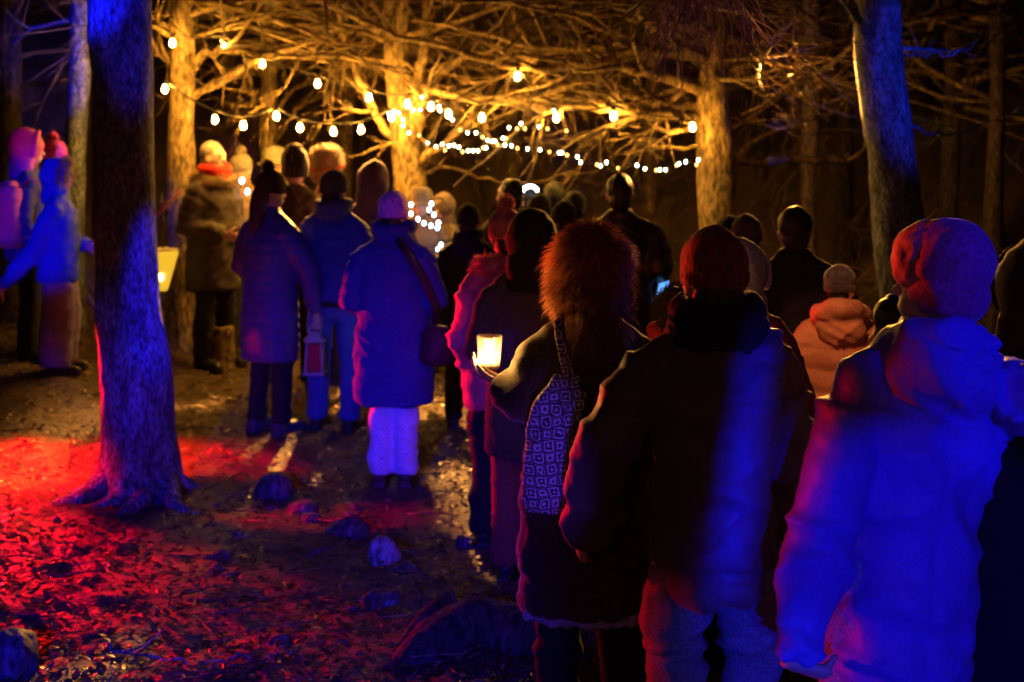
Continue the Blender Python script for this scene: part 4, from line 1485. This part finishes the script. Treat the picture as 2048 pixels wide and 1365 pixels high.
# --- hikers at the left edge
G2 = 'hikers walking in from the left'
person('hiker_pack', 'hiker in a mauve hood with a pink backpack, cut by the left edge', 58, 254, 10.2, face=-75, look=0, coat=NAVY, hat='hood', hatmat=cloth('mauve_shell', (.5, .08, .35), .6), bulk=1.05, group=G2)
person('hiker_pom', 'hiker in a pink hat with a yellow pompom behind the wide fur hood', 108, 262, 10.6, face=-80, coat=NAVY, hat='pom', hatmat=cloth('candy_knit', (.6, .08, .45), .9, .5), group=G2)
r = person('hiker_fur', 'hiker with a fur trimmed blue hood and wide pale trousers, one arm trailing back', 118, 312, 9.7, face=-85, look=0, coat=cloth('blue_anorak', (.02, .06, .5), .7), hem=.78, hat='hood', bulk=1.12,
           hatmat=cloth('blue_anorak', (0, 0, 0)), legs=cloth('pale_wide_trousers', (.2, .16, .42)), legw=1.75, arm_r=(('w', 70, 500, 9.55), ('w', 5, 575, 9.5)), group=G2,
           arm_l=bent(-1), body_vox=.009)
rim = [c for c in r.children if c.name.startswith('hood_rim')][0]
fur('fur_strand', rim, FUR_PALE, rim, 1800, .06, .002, .2, 5)


# ------------------------------------------------------------------ things people carry
def backpack():
    root0, Mi, s = PEOPLE['hiker_pack']
    o = empty('backpack', P(22, 488, 10.0), 'pink rounded backpack worn by the hiker at the left edge', 'backpack')
    a = root0.rotation_euler.z
    o.rotation_euler.z = a
    S = Shape().loft([(-.02, .10, .07), (.0, .15, .10), (.15, .165, .115), (.32, .155, .10), (.42, .11, .07), (.45, .05, .04)], 28)
    m = cloth('pink_pack', (.7, .12, .22), .7)
    fuse('pack_body', S, m, o, .012, 4, cloth_fold(.8), 2)
    fuse('pocket', Shape().loft([(.02, .11, .05, 0, -.08), (.12, .12, .06, 0, -.085), (.20, .10, .04, 0, -.08)], 20), m, o, .01, 4, cloth_fold(.5), 4)
    for sd in (-1, 1):
        S = Shape().ring_tube([(sd * .08, .06, .40), (sd * .10, .14, .46), (sd * .11, .26, .38), (sd * .11, .28, .22), (sd * .11, .14, .06), (sd * .1, .06, .03)], [(.008, .022)] * 6, 10)
        link('shoulder_strap', S.mesh('shoulder_strap'), m, o)


backpack()


def bag_pattern():
    m, t, b = nodes('block_print_cotton')
    tc = t.nodes.new('ShaderNodeTexCoord')
    mp = t.nodes.new('ShaderNodeMapping')
    mp.inputs['Scale'].default_value = (31, 31, 31)
    mp.inputs['Rotation'].default_value = (0, .12, 0)
    t.links.new(tc.outputs['Object'], mp.inputs['Vector'])
    nz = t.nodes.new('ShaderNodeTexNoise')
    nz.inputs['Scale'].default_value = 1.6
    t.links.new(mp.outputs[0], nz.inputs['Vector'])
    vm = t.nodes.new('ShaderNodeVectorMath')
    vm.operation = 'MULTIPLY_ADD'
    vm.inputs[1].default_value = (.5, .5, .5)
    t.links.new(nz.outputs['Color'], vm.inputs[0])
    t.links.new(mp.outputs[0], vm.inputs[2])
    sp = t.nodes.new('ShaderNodeSeparateXYZ')
    t.links.new(vm.outputs[0], sp.inputs[0])

    def math_(op, a, bb=None):
        n = t.nodes.new('ShaderNodeMath')
        n.operation = op
        for i, x in enumerate((a, bb)):
            if x is None:
                continue
            if isinstance(x, (int, float)):
                n.inputs[i].default_value = x
            else:
                t.links.new(x, n.inputs[i])
        return n.outputs[0]
    fx = math_('ABSOLUTE', math_('SUBTRACT', math_('FRACT', sp.outputs[0]), .5))
    fz = math_('ABSOLUTE', math_('SUBTRACT', math_('FRACT', sp.outputs[2]), .5))
    mxd = math_('MAXIMUM', fx, fz)
    # frame of each square and a flower in its middle
    ring = math_('MULTIPLY', math_('GREATER_THAN', mxd, .30), math_('LESS_THAN', mxd, .43))
    flower = math_('LESS_THAN', math_('ADD', math_('MULTIPLY', fx, fz), math_('MULTIPLY', math_('MULTIPLY', mxd, mxd), .35)), .014)
    chk = math_('MODULO', math_('ADD', math_('FLOOR', sp.outputs[0]), math_('FLOOR', sp.outputs[2])), 2.0)
    chk = math_('ABSOLUTE', chk)
    fac = math_('MAXIMUM', ring, flower)
    # alternate squares are inverted
    inv = math_('ABSOLUTE', math_('SUBTRACT', math_('MULTIPLY', chk, math_('LESS_THAN', mxd, .40)), fac))
    mx = t.nodes.new('ShaderNodeMixRGB')
    mx.inputs[1].default_value = (.05, .045, .08, 1)
    mx.inputs[2].default_value = (.62, .58, .62, 1)
    t.links.new(inv, mx.inputs[0])
    t.links.new(mx.outputs[0], b.inputs['Base Color'])
    b.inputs['Roughness'].default_value = .9
    return m


def tote():
    o = empty('tote_bag', P(1108, 1025, 4.02), 'block printed tote bag of dark and pale squares beside the candle holder', 'bag')
    k = 4.02 / F
    m = bag_pattern()
    S = Shape()
    # slouching bag, wider at the foot, one corner hanging higher
    rings = []
    for z, xl, xr, d in ((0, 1048, 1166, .035), (25, 1042, 1170, .055), (90, 1044, 1170, .065), (160, 1052, 1170, .06), (215, 1075, 1168, .05), (255, 1105, 1166, .035), (270, 1112, 1164, .02)):
        rings.append((z * k, (xr - xl) / 2 * k, d, ((xl + xr) / 2 - 1108) * k, 0))
    S.loft(rings, 30)

    def fo(co, no, sd):
        q = co + .02 * np.stack([vn(co * 9, 1), vn(co * 9, 2), vn(co * 9, 3)], -1)
        diag = (q @ np.array([[.85, 0, .5], [0, 1, 0], [-.5, 0, .85]]))
        top = sstep(.10, .28, co[:, 2])
        return .006 * vn(q * 9, 5) + .009 * top * np.sin(diag[:, 0] * 120) + .003 * vn(q * 30, 6)
    fuse('bag_body', S, m, o, .007, 4, fo, 1)
    root0, Mi, s = PEOPLE['candle_woman']
    inv = Matrix.Translation(-o.location)
    pts = [inv @ P(1140, 762, 4.0), inv @ P(1130, 720, 3.99), inv @ P(1122, 680, 4.03), inv @ P(1118, 645, 4.12), inv @ P(1122, 625, 4.3)]
    S = Shape().ring_tube(pts, [(.005, .015)] * 5, 12, ref=(0, 1, 0))
    link('strap', S.mesh('strap'), m, o)
    return o


tote()


def glass_mat():
    m, t, b = nodes('clear_glass')
    out = t.nodes['Material Output']
    t.nodes.remove(b)
    tr = t.nodes.new('ShaderNodeBsdfTransparent')
    tr.inputs[0].default_value = (.93, .93, .92, 1)
    gl = t.nodes.new('ShaderNodeBsdfGlossy')
    gl.inputs['Roughness'].default_value = .06
    lw = t.nodes.new('ShaderNodeLayerWeight')
    lw.inputs[0].default_value = .35
    fr = t.nodes.new('ShaderNodeMath')
    fr.operation = 'MULTIPLY_ADD'
    fr.inputs[1].default_value = .5
    fr.inputs[2].default_value = .04
    t.links.new(lw.outputs['Facing'], fr.inputs[0])
    mx = t.nodes.new('ShaderNodeMixShader')
    t.links.new(fr.outputs[0], mx.inputs[0])
    t.links.new(tr.outputs[0], mx.inputs[1])
    t.links.new(gl.outputs[0], mx.inputs[2])
    df = t.nodes.new('ShaderNodeBsdfTranslucent')
    df.inputs[0].default_value = (.9, .88, .84, 1)
    m2 = t.nodes.new('ShaderNodeMixShader')
    m2.inputs[0].default_value = .05
    t.links.new(mx.outputs[0], m2.inputs[1])
    t.links.new(df.outputs[0], m2.inputs[2])
    t.links.new(m2.outputs[0], out.inputs['Surface'])
    return m


GLASS = glass_mat()


def candle():
    base = P(979, 737, 4.295)
    o = empty('candle_glass', base, 'faceted clear glass with a burning candle held by the fur hat woman', 'candle')
    n = 14
    S = Shape()
    prof = [(.0, .030), (.006, .0325), (.05, .036), (.098, .039)]
    V, Fc = [], []
    for pr in (prof, [(z + (.008 if i == 0 else 0), r - .003) for i, (z, r) in enumerate(prof)]):
        for z, r in pr:
            for j in range(n * 2):
                a = math.pi * j / n
                rr = r * (1.0 if j % 2 else .965)
                V.append((rr * math.cos(a), rr * math.sin(a), z))
    m2, q = n * 2, len(prof)
    for sh_ in (0, q):
        for i in range(q - 1):
            for j in range(m2):
                a, b2 = (sh_ + i) * m2 + j, (sh_ + i) * m2 + (j + 1) % m2
                f = (a, b2, b2 + m2, a + m2)
                Fc.append(f if sh_ == 0 else f[::-1])
    for j in range(m2):
        a, b2 = (q - 1) * m2 + j, (q - 1) * m2 + (j + 1) % m2
        c, d = (2 * q - 1) * m2 + j, (2 * q - 1) * m2 + (j + 1) % m2
        Fc.append((a, b2, d, c))
    Fc.append(tuple(reversed(range(m2))))
    Fc.append(tuple(q * m2 + j for j in range(m2)))
    me = bpy.data.meshes.new('glass')
    me.from_pydata(V, [], Fc)
    link('glass', me, GLASS, o, sm=False)
    wax = plain('wax', (.85, .78, .6), .5)
    wb = link('candle', Shape().loft([(.009, .026, .026), (.017, .026, .026), (.019, .022, .022)], 24).mesh('candle'), wax, o)
    link('flame', Shape().loft([(.022, .005, .005), (.032, .0105, .0105), (.045, .0115, .0115), (.064, .007, .007), (.084, .0012, .0012)], 14).mesh('flame'),
         glow('flame', (1.0, .45, .09), 700), o)


candle()


def lantern():
    o = empty('lantern', P(630, 748, 8.75), 'white framed lantern with red panes hanging from the hand of the puffer coat woman', 'lantern')
    fr = plain('white_metal', (.38, .36, .42), .4)
    rd = plain('red_glass', (.45, .02, .05), .2)
    w0, w1, h = .054, .044, .20
    for sx in (-1, 1):
        for sy in (-1, 1):
            link('post', Shape().ring_tube([(sx * w0, sy * w0, 0), (sx * w1, sy * w1, h)], [.008, .007], 6).mesh('post'), fr, o)
    link('base', Shape().box((0, 0, .008), (.13, .13, .016)).mesh('base'), fr, o, False)
    link('roof', Shape().loft([(h, .07, .07), (h + .010, .07, .07), (h + .03, .05, .05), (h + .05, .03, .03), (h + .055, .03, .03)], 20).mesh('roof'), fr, o)
    for sx, sy in ((1, 0), (-1, 0), (0, 1), (0, -1)):
        d = (.003, .082, h - .03) if sx else (.082, .003, h - .03)
        link('pane', Shape().box((sx * .044, sy * .044, h / 2), d).mesh('pane'), rd, o, False)
    link('handle', Shape().ring_tube([(.04 * math.cos(a), 0, h + .05 + .055 * math.sin(a)) for a in [i * math.pi / 10 for i in range(11)]], .005, 6).mesh('handle'), fr, o)


lantern()


def yellow_lantern():
    o = empty('paper_lantern', P(326, 582, 10.6), 'tapering yellow paper lantern glowing on a stick beside the thick trunk', 'lantern')
    k = 10.6 / F
    g = glow('lantern_paper', (1.0, .60, .02), .75)
    S = Shape().loft([(0, .03, .03), (.02, .04, .04), (.28, .115, .115), (.30, .112, .112)], 4)
    link('shade', S.mesh('shade'), g, o, False)
    link('lamp', Shape().ball((.0, -.062, .11), (.02, .012, .03), 12, 8).mesh('lamp'), glow('lantern_core', (1, .75, .2), 14), o)
    link('rim', Shape().loft([(.30, .118, .118), (.315, .118, .118)], 4).mesh('rim'), plain('white_card', (.7, .66, .6), .7), o, False)
    link('cord', Shape().ring_tube([(0, 0, .31), (0, 0, .5), (-.01, 0, .72)], .004, 5).mesh('cord'), CABLE, o)
    link('pole', Shape().ring_tube([(-.12, -.05, .48), (-.01, 0, .60), (.14, .0, .76)], [.014, .013, .011], 8).mesh('pole'), plain('red_wood', (.35, .10, .07), .6), o)


yellow_lantern()

ph = empty('phone', P(1324, 582, 8.45), 'phone with a glowing bluish screen held by the tall bareheaded man', 'phone')
link('case', Shape().box((0, 0, 0), (.072, .009, .145)).mesh('case'), plain('black_plastic', (.02, .02, .02), .3), ph, False)
link('screen', Shape().box((0, -.006, 0), (.064, .003, .13)).mesh('screen'), glow('phone_screen', (.08, .35, 1.0), 1.6), ph, False)
ph.rotation_euler = (0, math.radians(12), math.radians(25))

S = Shape().ring_tube([P(795, 478, 7.58), P(815, 510, 7.50), P(845, 560, 7.50), P(868, 610, 7.55), P(872, 650, 7.62)], [(.005, .02)] * 5, 10, ref=(0, 1, 0))
sb = empty('shoulder_bag', P(872, 690, 7.62), 'dark plum shoulder bag on the right hip of the blue coat woman', 'bag')
inv = Matrix.Translation(-sb.location)
S.v = [inv @ v for v in S.v]
plum = cloth('plum_leather', (.05, .015, .035), .55)
link('strap', S.mesh('strap'), plum, sb)
fuse('bag_body', Shape().loft([(-.10, .075, .05), (-.07, .085, .06), (.06, .08, .055), (.10, .06, .035)], 24), plum, sb, .01, 3, cloth_fold(.6), 4)


# ------------------------------------------------------------------ string lights
def hang(root, name, pts, r, sag=.0, mat=CABLE):
    inv = Matrix.Translation(-root.location)
    out = []
    for a, b in zip(pts, pts[1:]):
        for i in range(6):
            t = i / 6
            q = a.lerp(b, t)
            q.z -= sag * 4 * t * (1 - t) * (b - a).length
            out.append(inv @ q)
    out.append(inv @ pts[-1])
    link(name, Shape().ring_tube(out, r, 5).mesh(name), mat, root)


BULB_ME = Shape().loft([(-.046, .004, .004), (-.041, .012, .012), (-.027, .020, .020), (-.012, .0185, .0185), (.004, .012, .012), (.012, .011, .011)], 16).mesh('bulb')
SOCK_ME = Shape().loft([(.012, .016, .016), (.05, .016, .016), (.056, .008, .008)], 12).mesh('socket')


def festoon(label, pix, cable_pts=None):
    pts = [P(px, py, Y) for px, py, Y in pix]
    root = empty('string_light', pts[0], label, 'string lights', 'festoons of round warm bulbs')
    inv = Matrix.Translation(-root.location)
    hang(root, 'cable', [p + Vector((0, 0, .085)) for p in pts], .007, .05)
    for p in pts:
        b = link('bulb', BULB_ME, BULB, root)
        b.location = (inv @ p) + Vector((0, 0, .03))
        s_ = link('socket', SOCK_ME, SOCKET, b)


festoon('upper string of round warm bulbs from the left amber tree to the middle tree',
        [(345, 90, 11.1), (445, 92, 11.3), (525, 131, 11.5), (635, 171, 11.6), (738, 199, 11.6), (815, 212, 11.5), (862, 217, 11.3), (897, 232, 11.1)])
festoon('lower string of round warm bulbs over the heads left of the middle tree',
        [(330, 182, 11.0), (430, 243, 10.8), (487, 255, 10.9), (553, 236, 11.1), (600, 259, 11.2), (667, 267, 11.3), (722, 263, 11.4), (783, 238, 11.5)])
festoon('right string of spaced warm bulbs ending on the bright amber trunk',
        [(964, 239, 10.9), (1035, 157, 10.8), (1113, 240, 10.7), (1227, 236, 10.6), (1385, 258, 10.62)])

SMALL_ME = Shape().ball((0, 0, 0), (.0085, .0085, .011), 10, 8).mesh('bulb')


def fairy(label, pix, mats, cat='fairy lights', group='strings of tiny lights', r=1.0, cable=True):
    pts = [P(px, py, Y) for px, py, Y in pix]
    root = empty('fairy_light', pts[0], label, cat, group)
    inv = Matrix.Translation(-root.location)
    if cable:
        hang(root, 'cable', [p + Vector((0, 0.006, .012)) for p in pts], .003, .06)
    cache = {}
    for i, p in enumerate(pts):
        m = mats[i % len(mats)]
        if m.name not in cache:
            me = SMALL_ME.copy()
            me.materials.clear()
            me.materials.append(m)
            cache[m.name] = me
        b = link('bulb', cache[m.name], m, root)
        b.location = inv @ p
        b.scale = (r,) * 3


W, A = BULB_W, BULB_A


def ip(pts, y0, y1):
    k = len(pts)
    return [(x, y, y0 + (y1 - y0) * i / (k - 1)) for i, (x, y) in enumerate(pts)]


fairy('long string of tiny white and amber lights reaching the bright amber trunk',
      ip([(880, 222), (905, 240), (920, 260), (935, 266), (952, 266), (965, 275), (975, 281), (985, 283), (995, 290), (1010, 291), (1023, 292), (1035, 297), (1055, 298), (1080, 300), (1099, 304),
          (1118, 306), (1124, 306), (1134, 311), (1155, 314), (1161, 325), (1194, 330), (1201, 332), (1213, 325), (1236, 337), (1274, 331), (1290, 338), (1312, 341), (1320, 340), (1331, 340),
          (1353, 331), (1358, 328), (1371, 324), (1393, 330), (1397, 320)], 11.0, 10.4), [W, W, A, W, W, A])
fairy('short string of tiny lights sagging below the long one, from the middle tree',
      ip([(778, 228), (788, 225), (800, 232), (806, 240), (806, 252), (818, 266), (838, 271), (855, 286), (872, 294), (885, 289), (890, 301), (898, 292), (908, 291), (918, 295), (925, 304),
          (936, 302), (946, 302), (956, 302), (966, 296), (972, 296), (990, 283), (1006, 277), (1012, 277)], 11.2, 10.9), [W, W, A, W])
fairy('tiny lights wound high on the middle tree stem',
      ip([(787, 223), (797, 226), (826, 221), (840, 220), (844, 195), (878, 214)], 11.35, 11.2), [W])
fairy('scattered tiny lights in the boughs above the centre of the audience',
      ip([(1018, 256), (1034, 258), (1042, 248), (1050, 258), (1078, 254), (1095, 258), (1108, 222), (1133, 262)], 10.6, 10.6), [W, A])
fairy('string of cold white lights round the neck of the performer',
      ip([(822, 410), (822, 428), (836, 439), (848, 447), (862, 452), (875, 456), (877, 446), (868, 430), (858, 420), (863, 408)], 10.55, 10.6) + [(882, 490, 10.6), (876, 499, 10.6)], [BULB_B], 'fairy lights', 'strings of tiny lights', 1.5)
fairy('headband of cold white lights on a head in the centre of the audience',
      ip([(1046, 382), (1049, 377), (1055, 374), (1062, 373), (1069, 375), (1074, 380)], 10.2, 10.2), [BULB_B], 'headband', None, 1.3)
fairy('pair of cold white lights on the chest of the person in the cream pompom hat',
      ip([(484, 362), (495, 384)], 11.2, 11.2), [BULB_B], 'fairy lights', 'strings of tiny lights', 2.0)
fairy('single yellow light on the wrist of the man in blue', [(720, 687, 8.6), (722, 690, 8.6)], [BULB_W], 'light', None, .8, False)
